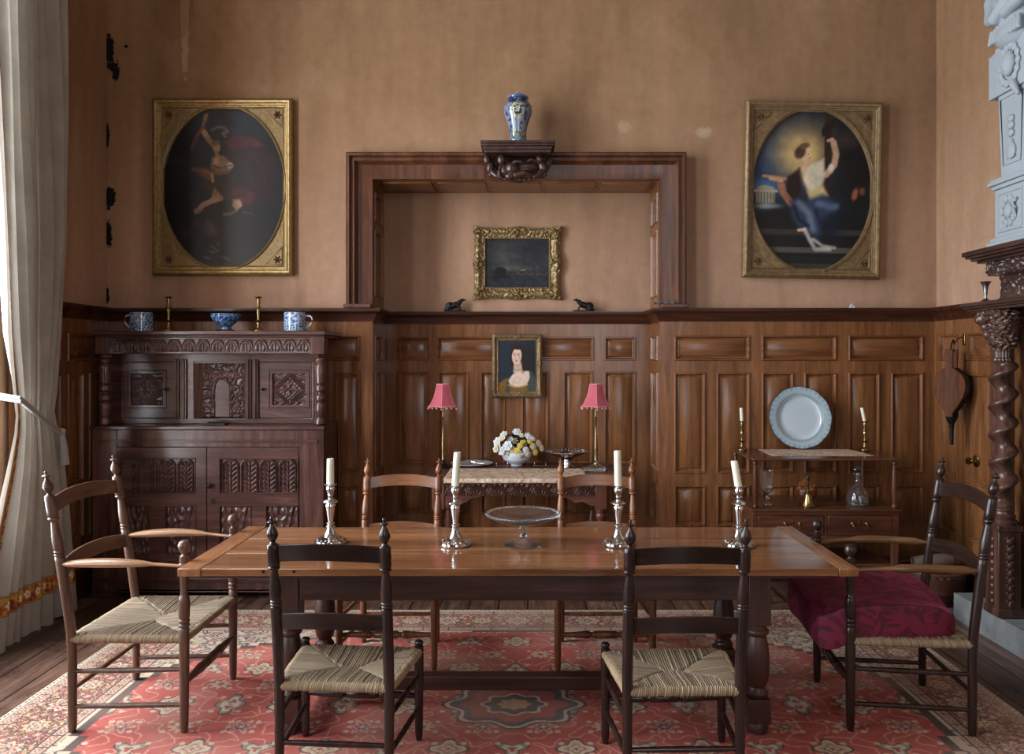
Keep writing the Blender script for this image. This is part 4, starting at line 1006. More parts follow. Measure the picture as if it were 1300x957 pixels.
for (a, b_, lb) in ((630.5, 644.5, 'silver knife rest on the runner, the one under the left edge of the flower bowl'), (678.5, 693, 'silver knife rest on the runner, the one right of the flower bowl')):
    d = 5.97; xa, xb = PX(a, d), PX(b_, d); t = thing('knife_rest', lb, 'knife rest', ((xa+xb)/2, d, SZ))
    MB().tube([(xa, d, SZ+.016), (xb, d, SZ+.016)], .0025, 8).build('bar', M['silver'], t)
    for xx in (xa, xb):
        MB().tube([(xx, d-.012, SZ+.003), (xx, d, SZ+.016), (xx, d+.012, SZ+.003)], .002, 6).tube([(xx, d, SZ+.014), (xx, d, SZ+.034)], .0022, 6).ell((xx, d, SZ+.034), (.0035,)*3, 8, 6).build('end', M['silver'], t)
# flower bowl
bl = (PX(656, 6.08), 6.08, SZ+.002)
def pinkdots(t, z, r, i):
    n = float(fbm(np.array(t*3.), np.array(z*60), 4, 3)); base = s2l((.80, .83, .86))
    return s2l((.62, .5, .52)) if (n > .62 and z > .07) else base
tag(MB().lathe(dense([(.001, 0), (.045, 0), (.047, .006), (.042, .012), (.07, .022), (.104, .05), (.119, .085), (.121, .112)], 5)+[(.116, .112), (.112, .085), (.1, .052), (.06, .026), (.001, .02)], bl, 80, colfn=pinkdots).build('bowl', M['vglaze'], loc=bl), 'round white china bowl filled with flowers on the side table', 'bowl')
T = thing('flower_arrangement', 'bunch of white and yellow flowers standing in the white china bowl', 'flowers', (bl[0], bl[1], SZ+.1))
def rose(r, mat):
    m_ = MB()
    for ring, (n, rr, tilt, z) in enumerate(((6, 1., 1.15, 0), (5, .75, .8, .12), (4, .5, .45, .2), (3, .3, .2, .26))):
        for i in range(n):
            a = 2*PI*(i+ring*.37)/n; Mx = Matrix.Rotation(a, 3, 'Z') @ Matrix.Rotation(tilt, 3, 'Y')
            cpt = Vector((r*rr*.45*math.cos(a), r*rr*.45*math.sin(a), r*(z+.1)))
            m_.ell(cpt, (r*.13, r*.42*max(rr, .5), r*.5*max(rr, .5)), 8, 6, Mx)
    m_.ell((0, 0, r*.3), (r*.18, r*.18, r*.2), 8, 6)
    return m_
protos = []
fcs = [(562, 0)]
heads = [(656, 549, 'w', .034), (640, 552, 'w', .030), (670, 554, 'w', .030), (632, 561, 'w', .036), (645, 566, 'w', .038), (637, 572, 'w', .034), (630, 570, 'c', .028), (654, 560, 'c', .026), (664, 563, 'y', .030), (672, 560, 'y', .026), (656, 573, 'y', .034), (667, 571, 'w', .026), (676, 567, 'c', .028), (683, 563, 'c', .030), (687, 569, 'c', .026), (679, 574, 'y', .026), (638, 556, 'c', .030), (648, 558, 'w', .024), (662, 553, 'c', .022), (633, 566, 'c', .026), (650, 570, 'c', .026), (660, 566, 'y', .024), (676, 557, 'w', .022), (643, 575, 'c', .024), (669, 576, 'c', .024)]
pm = {'w': 'fl_white', 'c': 'fl_cream', 'y': 'fl_yellow'}; pr = {}
for i, (px, py, k, r) in enumerate(heads):
    dd = 6.08-.11+.16*abs(((px*7+py*3) % 10)/10-.3)*(1 if py < 565 else .2)
    x, z = PX(px, dd), PZ(py, dd)
    if k not in pr:
        o = rose(1.0, None).build('flower_head', M[pm[k]], None); pr[k] = o
    else:
        o = pr[k].copy(); col.objects.link(o)
    o.parent = T; o.scale = (r*1.15,)*3; o.location = Vector((x, dd, z))-T.location
    dv = Vector((x-bl[0], -.16, (z-(SZ+.16))*1.2+.05)).normalized(); o.rotation_euler = dv.to_track_quat('Z', 'Y').to_euler()
m_ = MB()
for i in range(130):
    a = random.uniform(0, 2*PI); r = random.uniform(.02, .125); z = SZ+.12+random.uniform(0, .15)*(1-(r/.16)**2)
    Mx = Matrix.Rotation(a, 3, 'Z') @ Matrix.Rotation(random.uniform(.2, 1.5), 3, 'Y') @ Matrix.Rotation(random.uniform(-1, 1), 3, 'X')
    m_.ell((bl[0]+r*math.cos(a), bl[1]+.02+r*.8*math.sin(a), z), (.003, .011, .026), 6, 5, Mx)
for (px, py, k, r) in heads[::2]:
    m_.tube([(bl[0], bl[1], SZ+.08), (PX(px, 6.06), 6.06, PZ(py, 6.06)-.01)], .002, 5)
m_.build('foliage', M['leaf'], T)
# silver footed dish
l = (PX(719.5, 5.99), 5.99, SZ+.001)
T = thing('footed_dish', 'pierced silver footed dish on the side table between the flowers and the right lamp', 'dish', l)
MB().lathe([(.001, 0), (.062, 0), (.064, .005), (.05, .012), (.035, .022), (.03, .045), (.04, .062), (.06, .07), (.001, .072)], l, 40).build('foot', M['silver'], T)
MB().lathe([(.001, .0725), (.06, .075), (.10, .09), (.14, .108), (.168, .12), (.170, .126), (.15, .119), (.10, .098), (.05, .084), (.001, .08)], l, 80, rfn=lambda t, z, r: r*(1+(.015*math.cos(20*t) if r > .13 else 0))).build('dish', M['silver'], T)
m_ = MB()
for i in range(48):
    a = 2*PI*i/48; m_.ell((l[0]+.152*math.cos(a), l[1]+.152*math.sin(a), l[2]+.1245), (.010, .006, .004), 8, 5, Matrix.Rotation(a, 3, 'Z'))
m_.build('rim_ornament', M['silver'], T)
l = (PX(754, 5.80), 5.80, SZ+.001)
T = thing('glass_dish', 'small rectangular cut glass dish at the foot of the right pink lamp', 'dish', l)
m_ = MB(); m_.ringpanel(-.085, .085, -.05, .05, [(0, 0)]) ; m_ = MB()
v = []
for (i_, z) in ((.012, 0), (0, .028), (.008, .028), (.018, .006)):
    v += [(l[0]-.085+i_, l[1]-.05+i_, l[2]+z), (l[0]+.085-i_, l[1]-.05+i_, l[2]+z), (l[0]+.085-i_, l[1]+.05-i_, l[2]+z), (l[0]-.085+i_, l[1]+.05-i_, l[2]+z)]
fs = [(3, 2, 1, 0)]+[(k*4+j, k*4+(j+1) % 4, k*4+4+(j+1) % 4, k*4+4+j) for k in range(3) for j in range(4)]+[(12, 13, 14, 15)]
m_.add(v, fs, smooth=False); m_.build('tray', M['glass'], T)
m_ = MB()
for i in range(12):
    m_.ell((l[0]-.075+i*.0136, l[1]-.048, l[2]+.016), (.006, .004, .011), 6, 5); m_.ell((l[0]-.075+i*.0136, l[1]+.048, l[2]+.016), (.006, .004, .011), 6, 5)
m_.build('cut_ribs', M['glass'], T)
# lamps
def lamp(px, label, basem):
    d = 5.97; x = PX(px, d); z0 = SZ+.001; zs0, zs1 = PZ(516, d), PZ(487.5, d); T = thing('table_lamp', label, 'lamp', (x, d, z0))
    MB().lathe([(.001, 0), (.058, 0), (.06, .006), (.05, .016), (.034, .022), (.02, .03), (.016, .045), (.011, .052)], (x, d, z0), 32).build('base', M[basem], T)
    MB().lathe([(.010, .052), (.015, .06), (.0125, .08), (.015, .13), (.012, .2), (.0075, .27), (.0075, .38), (.010, .385), (.007, .39), (.007, zs0-z0+.03)], (x, d, z0), 20).build('stem', M['brass'], T)
    m_ = MB(); n = 6; R0, R1 = .122, .052; hh = zs1-zs0
    pr = [(R0, 0), (R0*.90, hh*.07), (.094, hh*.22), (.077, hh*.42), (.065, hh*.65), (.057, hh*.85), (R1, hh)]
    vs = []; sub = 6; seg = n*sub
    for (r, z) in pr:
        for j in range(seg):
            a = 2*PI*j/seg+PI/6; c0 = 2*PI*(j//sub)/n+PI/6; k = math.cos(PI/n)/math.cos((a-c0)-PI/n); k = 1-(1-k)*.8
            sc = 1-.06*math.sin(PI*((j % sub)/sub)) if z == 0 else 1
            vs.append((x+r*k*math.cos(a), d+r*k*math.sin(a), zs0+z+(.006*math.sin(PI*((j % sub)/sub)) if z == 0 else 0)))
    fs = [(i*seg+j, i*seg+(j+1) % seg, (i+1)*seg+(j+1) % seg, (i+1)*seg+j) for i in range(len(pr)-1) for j in range(seg)]
    m_.add(vs, fs, smooth=False); sh_ = m_.build('lamp_shade', M['pink'], T, solid=.002, angle=10)
    m_ = MB(); tp = [Vector(vs[(len(pr)-1)*seg+j]) for j in range(seg)]; bt = [Vector(vs[j]) for j in range(seg)]
    m_.tube(tp+[tp[0]], .0032, 6, cap=False); m_.tube(bt+[bt[0]], .003, 6, cap=False)
    for j in range(0, seg, 2):
        p = Vector(vs[j]); m_.ell(p-Vector((0, 0, .014)), (.0062, .0062, .0072), 8, 6); m_.tube([p, p-Vector((0, 0, .01))], .001, 4)
    m_.build('bobble_fringe', M['pinktrim'], sh_)
    m_ = MB()
    for j in range(0, seg, sub): m_.tube([Vector(vs[i*seg+j]) for i in range(len(pr))], .0018, 5)
    m_.build('seam_braid', M['pinktrim'], sh_)
lamp(562.5, 'pink silk table lamp on the left end of the side table', 'iron')
lamp(756.5, 'pink silk table lamp on the right end of the side table', 'silver')

# ================================================================== WHATNOT (right)
WX0, WX1, WY0, WY1, WZ = 1.492, 2.495, 5.23, 5.80, .986
T = thing('buffet_table', 'two tier mahogany serving table with two drawers by the right part of the back wall', 'serving table', (2.0, 5.5, 0))
MB().box(WX0, WX1, WY0, WY1, WZ-.016, WZ).build('upper_shelf', M['mahog'], T, bevel=.004)
bx0, bx1, by0, by1 = 1.50, 2.475, 5.25, 5.79
MB().box(bx0-.012, bx1+.012, by0-.012, by1+.006, .632, .646).build('lower_shelf', M['mahog'], T, bevel=.003)
holes = [(PX(962, by0), PX(1046, by0), .468, .603), (PX(1050.5, by0), PX(1132.5, by0), .468, .603)]
m_ = frame_with_holes(bx0, bx1, .445, .632, by0, by0+.02, holes); m_.box(bx0, bx0+.02, by0+.02, by1, .445, .632); m_.box(bx1-.02, bx1, by0+.02, by1, .445, .632); m_.box(bx0, bx1, by1-.02, by1, .445, .632)
m_.build('drawer_case', M['mahog'], T, bevel=.002)
for k, hh in enumerate(holes):
    dr = MB().box(hh[0]+.002, hh[1]-.002, by0-.003, by0+.03, hh[2]+.002, hh[3]-.002).build('drawer', M['mahog'], T, bevel=.003)
    xc = PX(1005.5 if k == 0 else 1091, by0); zc = .535
    m_ = MB()
    for s in (-1, 1): m_.lathe([(.013, 0), (.014, .003), (.006, .006), (.005, .014), (.001, .016)], (xc+s*.048, by0-.003, zc+.012), 14, M=Matrix.Rotation(PI/2, 3, 'X'))
    m_.tube([(xc-.048, by0-.016, zc+.012), (xc-.046, by0-.02, zc-.006), (xc-.028, by0-.022, zc-.022), (xc+.028, by0-.022, zc-.022), (xc+.046, by0-.02, zc-.006), (xc+.048, by0-.016, zc+.012)], .0035, 8)
    m_.build('handle', M['brass'], dr)
    MB().lathe([(.011, 0), (.0115, .002), (.006, .003), (.001, .0032)], (xc, by0-.003, zc+.025), 16, M=Matrix.Rotation(PI/2, 3, 'X') @ Matrix.Diagonal((.8, 1.25, 1))).build('escutcheon', M['brass'], dr)
PP = [(.012, 0), (.018, .01), (.018, .02), (.013, .028), (.0145, .05), (.0175, .10), (.018, .16), (.014, .25), (.012, .295), (.017, .302), (.017, .31), (.012, .318), (.014, .324)]
for x in (bx0+.022, bx1-.022):
    for y in (by0+.02, by1-.025): MB().lathe(PP, (x, y, .646), 16).build('upper_post', M['mahogv'], T)
for x in (bx0, bx1-.042):
    for y in (by0+.004, by1-.045):
        m_ = MB(); v = [(x, y, .445), (x+.042, y, .445), (x+.042, y+.04, .445), (x, y+.04, .445), (x+.006, y+.006, 0), (x+.034, y+.006, 0), (x+.034, y+.032, 0), (x+.006, y+.032, 0)]
        m_.add(v, [(3, 2, 1, 0), (4, 5, 6, 7), (0, 1, 5, 4), (1, 2, 6, 5), (2, 3, 7, 6), (3, 0, 4, 7)], smooth=False); m_.build('leg', M['mahogv'], T, bevel=.003)
MB().box(bx0+.02, bx1-.02, by0+.03, by1-.03, .255, .27).build('bottom_shelf', M['mahog'], T, bevel=.003)
wt = WZ+.001
cloth('shelf_runner', 'cream lace runner on the upper shelf under the big plate', 1.675, 2.35, 5.36, 5.755, WZ, 0, skew=.02)
bs = [(PX(942, 5.70), 5.70, wt)]; brass_stick(bs[0], 'brass candlestick with a white candle stub on the upper shelf, left of the big plate', .217)
candle('short white candle stub left of the big plate', (bs[0][0], 5.70, wt+.201), .105, .0125, (-.006, 0))
b2 = (PX(1098, 5.66), 5.66, wt+.003); brass_stick(b2, 'brass candlestick with a leaning candle stub right of the big plate', .217)
candle('short white candle stub leaning left, right of the big plate', (b2[0], 5.66, wt+.204), .105, .0125, (-.022, 0))
# big plate leaning on the panelling
def edgeblue(t, z, r, i):
    base = s2l((.74, .79, .82)); k = .5+.5*math.cos(t*84)
    if r > .224: return s2l((.22, .28, .36))
    if .160 < r < .180: return s2l((.30, .36, .42)) if k > .45 else base
    if r > .180: return s2l((.64, .71, .74)) if (r < .205 or math.cos(t*36) > .2) else s2l((.54, .63, .69))
    return base
T = thing('serving_plate', 'big pale blue edged china plate leaning against the panelling on the upper shelf', 'plate', (PX(1015, 5.76), 5.74, wt+.004))
tl = math.radians(80); R0 = .228
pp = dense([(.001, .006), (.14, .006), (.15, .010), (.157, .016), (.172, .021), (.20, .026), (.217, .028), (.228, .029)], 6)+[(.228, .025), (.2, .02), (.15, .006), (.13, .0), (.001, .0)]
Mx = Matrix.Rotation(tl, 3, 'X')
m_ = MB().lathe(pp, (PX(1015, 5.76), 5.7235+.045, wt+.004+R0*math.sin(tl)), 168, M=Mx, colfn=edgeblue, rfn=lambda t, z, r: r*(1+(.018*abs(math.cos(6*t))**1.0-.009 if r > .19 else 0)))
m_.build('plate_body', M['vglaze'], T, angle=60)
# middle shelf things
ms = .647
l = (PX(974, 5.40), 5.40, ms)
tag(MB().lathe([(.001, 0), (.04, 0), (.042, .003), (.02, .010), (.008, .02), (.007, .035), (.014, .045), (.008, .055), (.008, .07), (.018, .082), (.038, .098), (.043, .12), (.045, .18), (.048, .235), (.0455, .235), (.042, .18), (.04, .122), (.034, .104), (.001, .092)], l, 48, rfn=lambda t, z, r: r*(1+(.02*math.cos(10*t) if .09 < z < .16 else 0))).build('goblet', M['glass'], loc=l), 'tall glass goblet on the left of the lower shelf', 'goblet')
l = (PX(1026, 5.33), 5.33, ms); T = thing('hand_bell', 'small brass hand bell with a dark turned handle on the lower shelf', 'bell', l)
MB().lathe([(.046, 0), (.047, .004), (.038, .018), (.031, .04), (.027, .065), (.022, .085), (.014, .096), (.001, .099), (.001, .094), (.02, .08), (.026, .04), (.042, .001)], l, 40).build('bell_body', M['brass'], T)
MB().lathe([(.007, .098), (.009, .105), (.006, .112), (.008, .135), (.009, .165), (.006, .185), (.0085, .195), (.005, .207), (.001, .21)], l, 16).build('handle', M['chdark'], T)
l = (PX(1023, 5.52), 5.52, ms)
tag(MB().lathe([(.001, 0), (.035, 0), (.036, .006), (.055, .02), (.075, .045), (.078, .07), (.074, .09), (.069, .09), (.071, .07), (.065, .045), (.04, .02), (.001, .014)], l, 48).build('wooden_bowl', M['woodbowl'], loc=l), 'red brown wooden bowl of dried pods behind the hand bell', 'bowl')
pd = None
for i in range(30):
    a = i*2.399; r = .062*math.sqrt((i % 15+.5)/15) if i < 15 else .052*math.sqrt((i-15+.5)/15); z = .085 if i < 15 else .112
    if i >= 27: r, z = .02*(i-27), .135
    z += .028*(1-(r/.066)**2)*.9-.01
    p = (l[0]+r*math.cos(a), l[1]+r*math.sin(a), l[2]+z)
    if pd is None:
        m_ = MB().lathe([(.001, -.014), (.010, -.010), (.0155, 0), (.011, .009), (.006, .012), (.009, .0165), (.001, .0145)], (0, 0, 0), 12, rfn=lambda t, zz, r_: r_*(1+.12*math.cos(5*t)))
        pd = m_.build('dried_pod', M['pod'], loc=(0, 0, 0)); o = pd
    else: o = pd.copy(); col.objects.link(o)
    o.location = p; o.rotation_euler = (random.uniform(-1, 1), random.uniform(-1, 1), a); o.scale = (random.uniform(.85, 1.15),)*3
    tag(o, 'orange brown dried pod heaped in the red wooden bowl', 'dried pod', 'dried pods in the wooden bowl')
l = (PX(1089, 5.38), 5.38, ms); T = thing('decanter', 'clear glass decanter with stopper on the right of the lower shelf', 'decanter', l)
MB().lathe([(.001, 0), (.070, 0), (.075, .006), (.077, .03), (.072, .065), (.058, .10), (.036, .135), (.022, .16), (.017, .185), (.0165, .205), (.026, .212), (.027, .216), (.024, .219), (.012, .217), (.012, .19), (.018, .158), (.033, .131), (.054, .097), (.067, .063), (.071, .03), (.066, .012), (.001, .012)], l, 56).build('bottle_body', M['glass'], T)
m_ = MB()
for z in (.165, .18, .195): m_.lathe([(.017, z-.004), (.0225, z-.001), (.0225, z+.001), (.017, z+.004)], l, 32)
m_.build('neck_ring', M['glass'], T)
MB().lathe([(.0105, .200), (.0115, .219), (.009, .226), (.018, .236), (.026, .246), (.026, .254), (.015, .262), (.001, .264)], l, 24).build('stopper', M['glass'], T)
# basket and scuttle on the floor, right of the table
l = (2.735, 5.36, 0); T = thing('log_basket', 'low rounded brown basket on the floor between the serving table and the right wall', 'basket', l)
def bask(t, z, r): return r*(1+.02*math.cos(t*30+math.floor(z/.02)*PI))
MB().lathe(dense([(.001, 0), (.17, 0), (.185, .02), (.205, .10), (.215, .20), (.215, .225), (.20, .235), (.195, .225), (.19, .18)], 6)+[(.001, .17)], l, 60, rfn=bask).build('basket_body', M['sidetab'], T)
tag(MB().tube([(2.60, 5.31, .27), (2.70, 5.30, .285), (2.86, 5.34, .285)], [.045, .05, .045], 14).build('log', M['firestone'], loc=(2.72, 5.32, .27)), 'grey brown log lying across the low basket', 'log')
m_ = MB()
for i in range(40):
    m_.ell((2.60+random.uniform(-.04, .04), 5.20+random.uniform(-.02, .02), .236+random.uniform(0, .03)), (.008, .006, .006), 6, 4, Matrix.Rotation(random.uniform(0, 3), 3, 'Z'))
m_.f = m_.f
tag(m_.build('dried_flowers', M['fl_white'], loc=(2.60, 5.20, .23)), 'small tuft of white dried flowers lying on the rim of the low basket', 'dried flowers', kind='stuff')
l = (2.16, 4.95, .008); T = thing('coal_scuttle', 'round black metal coal scuttle with a bright rim on the floor behind the right armchair', 'scuttle', l)
MB().lathe([(.001, 0), (.11, 0), (.12, .01), (.145, .10), (.17, .20), (.175, .21), (.168, .21), (.14, .1), (.11, .02), (.001, .015)], l, 48).build('bucket', M['iron'], T)
MB().tube([(l[0]+.172*math.cos(2*PI*i/40), l[1]+.172*math.sin(2*PI*i/40), .212) for i in range(41)], .008, 8, cap=False).build('rim', M['pewter'], T)
MB().tube([(l[0]-.172, l[1], .2), (l[0]-.16, l[1]-.06, .27), (l[0]-.08, l[1]-.12, .31), (l[0]+.08, l[1]-.12, .31), (l[0]+.16, l[1]-.06, .27), (l[0]+.172, l[1], .2)], .006, 8).build('bail_handle', M['pewter'], T, subsurf=1)

# ================================================================== BELLOWS, WALL KNOB, CHIPS
T = thing('bellows', 'pair of wooden fireside bellows hanging from a brass hook on the right wall', 'bellows', (2.90, 5.50, 1.14))
bc = Vector((2.895, 5.38, 1.43)); ang = math.radians(-47)       # face turned towards the room
Rb = Matrix.Rotation(ang, 3, 'Z') @ Matrix.Diagonal((1.07, 1.0, 1.07))                               # local +x along the face, -y outwards
def bellow_outline(w, n=28):
    L = []; top = .145; bot = -.165
    for i in range(n+1):
        t = i/n; z = top+(bot-top)*t; k = math.sin(PI*min(1, t*1.02)**.72)**.75*(1-.15*t)
        L.append((w*max(k, .22 if t > .5 else .28), z))
    return L
def board(dy0, dy1, w, hand=True):
    L = bellow_outline(w); poly = [(x, z) for x, z in L]+[(-x, z) for x, z in reversed(L)]
    if hand: poly = [(.022, .145), (.02, .20), (.026, .245), (.02, .265), (-.02, .265), (-.026, .245), (-.02, .20), (-.022, .145)][::-1]+poly
    m_ = MB().prism(poly, dy0, dy1); m_.v = [tuple(bc+Rb @ Vector(p)) for p in m_.v]; return m_
board(-.055, -.043, .104).build('front_board', M['bellow'], T, bevel=.003)
board(.043, .055, .104).build('back_board', M['bellow'], T, bevel=.003)
for k in range(3):
    y = -.043+k*.029; a_ = bellow_outline(.100+.006*(k == 1)); m_ = MB()
    L = bellow_outline(.100); P0 = [(x, z) for x, z in L]+[(-x, z) for x, z in reversed(L)]
    n = len(P0); vs = []; 
    for (yy, s) in ((y, 1.), (y+.0145, 1.07), (y+.029, 1.)):
        vs += [tuple(bc+Rb @ Vector((x*s, yy, z))) for x, z in P0]
    fs = [(r*n+i, r*n+(i+1) % n, (r+1)*n+(i+1) % n, (r+1)*n+i) for r in range(2) for i in range(n)]
    m_.add(vs, fs); m_.build('leather_fold', M['leather'], T)
def loc_l(m_):
    m_.v = [tuple(bc+Rb @ Vector(p)) for p in m_.v]; return m_
loc_l(MB().lathe([(.010, -.345), (.011, -.34), (.013, -.24), (.016, -.225), (.019, -.22), (.015, -.212), (.024, -.20), (.034, -.175), (.040, -.155), (.03, -.145)], (0, 0, 0), 20)).build('nozzle', M['iron'], T)
loc_l(MB().tube([(0, -.02, .25), (.0, -.0, .30), (0, .03, .325), (.0, .05, .31), (0, .04, .25)], .005, 8)).build('hanging_loop', M['leather'], T)
T = thing('wall_hook', 'brass hook on the right wall holding the bellows', 'hook', (3.0, 5.44, 1.77))
MB().box(3.008, 3.019, 5.425, 5.455, 1.74, 1.82).build('hook_plate', M['brass'], T, bevel=.003)
MB().tube([(3.01, 5.44, 1.80), (2.97, 5.43, 1.79), (2.93, 5.42, 1.745), (2.925, 5.415, 1.77)], .005, 8).build('hook_arm', M['brass'], T)
MB().lathe([(.038, -.002), (.040, .004), (.03, .008), (.012, .012), (.010, .03), (.02, .038), (.026, .05), (.022, .062), (.001, .066)], (3.018, 5.30, .96), 28, M=Matrix.Rotation(-PI/2, 3, 'Y')).build('knob', M['brass'], bpy.data.objects['trim_8'])
p = (PX(1081, 5.81), 5.81, 2.0225)
m_ = MB().add([(p[0]-.02, 5.80, p[2]), (p[0]+.022, 5.80, p[2]), (p[0]+.024, 5.815, p[2]), (p[0]-.022, 5.815, p[2]), (p[0]-.002, 5.803, p[2]+.034), (p[0]+.022, 5.806, p[2]+.012), (p[0]+.018, 5.812, p[2]+.012), (p[0]-.004, 5.811, p[2]+.032)], [(3, 2, 1, 0), (0, 1, 5, 4), (1, 2, 6, 5), (2, 3, 7, 6), (3, 0, 4, 7), (4, 5, 6, 7)], smooth=False)
tag(m_.build('plaster_chip', M['china'], loc=p), 'small pale chip of plaster resting on the dado rail below the right oval picture', 'chip')
p = (PX(849, 5.80), 5.80, 2.051); m_ = MB()
for i in range(14): m_.ell((p[0]-.11+i*.014, 5.80+random.uniform(-.02, .02), p[2]+.006), (.012, .012, .007), 7, 5, Matrix.Rotation(i, 3, 'Y'))
tag(m_.build('plaster_rubble', M['slate'], loc=p), 'small heap of dark plaster rubble at the right foot of the alcove architrave', 'rubble', kind='stuff')

# ================================================================== URN ON BRACKET
UX, UY = PX(657.5, 5.66), 5.66; bz = PZ(179.5, 5.60)
T = thing('carved_bracket', 'dark carved wall bracket with cherub figures above the middle of the alcove', 'bracket', (UX, 5.76, bz-.2))
m_ = MB(); hw = .265
for (z0_, z1_, e) in ((-.018, 0, 0), (-.034, -.018, .010), (-.058, -.034, .022), (-.078, -.058, .030)): m_.box(UX-hw+e, UX+hw-e, 5.565+e, 5.83, bz+z0_, bz+z1_)
m_.build('shelf_board', M['mantel'], T, bevel=.004)
M['cherub'] = plain('dark_carved_wood', rgb(56, 36, 30), .3, var=.2, nscale=12)
fig = MB(); cz = bz-.078; E = lambda x, y, z, a, b_, c_, ry=0: fig.ell((UX+x, 5.74-y, cz-z), (a, b_, c_), 14, 10, Matrix.Rotation(ry, 3, 'Y'))
def limb(pts, r0, r1): fig.tube([(UX+x, 5.74-y, cz-z) for x, y, z in pts], list(np.linspace(r0, r1, len(pts))), 10)
E(0, -.01, .06, .20, .035, .07)                                                                      # backing mass
E(-.118, .085, .040, .034, .036, .040); E(-.095, .07, .115, .042, .04, .050); E(-.055, .07, .155, .045, .035, .032)      # central child: head, chest, hips
E(-.04, .085, .10, .05, .04, .045, .4); limb([(-.125, .09, .085), (-.135, .10, .13), (-.125, .11, .158)], .016, .012); limb([(-.06, .09, .08), (-.01, .11, .055), (.03, .11, .06)], .016, .011)
limb([(-.02, .08, .15), (.05, .10, .135), (.10, .085, .15)], .026, .014); limb([(0, .07, .12), (.07, .09, .105), (.12, .08, .09)], .022, .012)
E(-.222, .06, .034, .030, .032, .036); E(-.20, .05, .085, .03, .032, .045, .3); limb([(-.19, .06, .12), (-.15, .08, .155), (-.11, .09, .17)], .024, .012); E(-.175, .03, .05, .035, .02, .04, -.5)
E(.155, .065, .034, .030, .032, .036); E(.18, .05, .085, .034, .034, .05, -.3); limb([(.17, .06, .12), (.14, .08, .155), (.11, .09, .165)], .026, .013); limb([(.14, .08, .05), (.10, .10, .04), (.07, .10, .05)], .013, .010)
E(.215, .03, .05, .03, .02, .05, .6); E(0, .04, .175, .07, .04, .02)
for i in range(12): E(-.2+i*.036, .05+.01*(i % 2), .14+.04*math.sin(PI*i/11), .016, .016, .014)
fig.build('carved_cherubs', M['cherub'], T, remesh=.0032)
jar = [(.001, 0), (.060, 0), (.066, .004), (.067, .02), (.062, .035), (.061, .07), (.066, .11), (.080, .16), (.098, .205), (.103, .235), (.099, .265), (.084, .29), (.062, .305), (.050, .312), (.050, .318)]
def jarcol(t, z, r, i):
    base = np.array(s2l((.44, .48, .56))); dk = np.array(s2l((.16, .21, .34))); cr = np.array(s2l((.66, .66, .54))); gr = np.array(s2l((.30, .34, .30)))
    a = (t-1.5*PI); dx = a*.1; dz = z-.215; d_ = math.hypot(dx/.052, dz/.06)
    n = float(fbm(np.array(t*6.), np.array(z*45), 7, 3)); n2 = float(fbm(np.array(t*14.), np.array(z*110), 2, 3))
    if d_ < 1: return tuple(dk*.8 if (.25 < d_ < .62 and n2 > .47) else (gr if n2 > .62 else cr))
    if .045 < z < .085 and abs(a) < .8: return tuple(gr if n2 > .48 else cr*.7)
    if z > .27 and n > .46: return tuple(dk*.8)
    return tuple(dk) if n > .60 else tuple(base*(.85+.3*n2))
T = thing('ginger_jar', 'blue and grey painted lidded china jar standing on the carved bracket', 'jar', (UX, UY, bz+.001))
MB().lathe(dense(jar, 7), (UX, UY, bz+.001), 96, colfn=jarcol).build('jar_body', M['vglaze'], T)
MB().lathe(dense([(.052, .317), (.074, .318), (.078, .325), (.074, .335), (.060, .345), (.04, .352), (.016, .356), (.012, .36), (.014, .366), (.001, .37)], 4), (UX, UY, bz+.001), 60, colfn=lambda t, z, r, i: s2l((.25, .34, .5)) if (z < .325 or fbm(np.array(t*9.), np.array(z*60), 3, 2) > .6) else s2l((.46, .53, .62))).build('lid', M['vglaze'], T)

# small bronze beasts
def beast(px, s, label):
    d = 6.262; x = PX(px, d); z0 = 2.023; T = thing('animal_figurine', label, 'figurine', (x, d, z0))
    MB().box(x-.085, x+.085, d-.022, d+.022, z0, z0+.010).build('plinth', M['bronze'], T, bevel=.003)
    m_ = MB(); e = lambda u, z, a, b_, c_, ry=0, y=0: m_.ell((x+s*u, d+y, z0+.008+z), (a, b_, c_), 14, 10, Matrix.Rotation(-s*ry, 3, 'Y'))
    e(-.040, .036, .040, .018, .032); e(0, .044, .045, .017, .026, .35); e(.034, .066, .026, .014, .019, .7); e(.054, .082, .020, .012, .013, .2); e(.074, .083, .012, .007, .007, -.1)
    e(-.055, .014, .024, .012, .014, 0, -.01); e(-.078, .010, .018, .006, .007); e(.044, .085, .004, .004, .009, 0, -.008); e(.044, .085, .004, .004, .009, 0, .008)
    for y in (-.010, .010): m_.tube([(x+s*.022, d+y, z0+.052), (x+s*.036, d+y, z0+.030), (x+s*.044, d+y, z0+.011), (x+s*.056, d+y, z0+.011)], [.011, .008, .006, .005], 8)
    m_.build('animal_body', M['bronze'], T, remesh=.003)
beast(578, 1, 'small dark bronze crouching animal facing right, left of the seascape on the dado rail')
beast(741, -1, 'small dark bronze crouching animal facing left, right of the seascape on the dado rail')
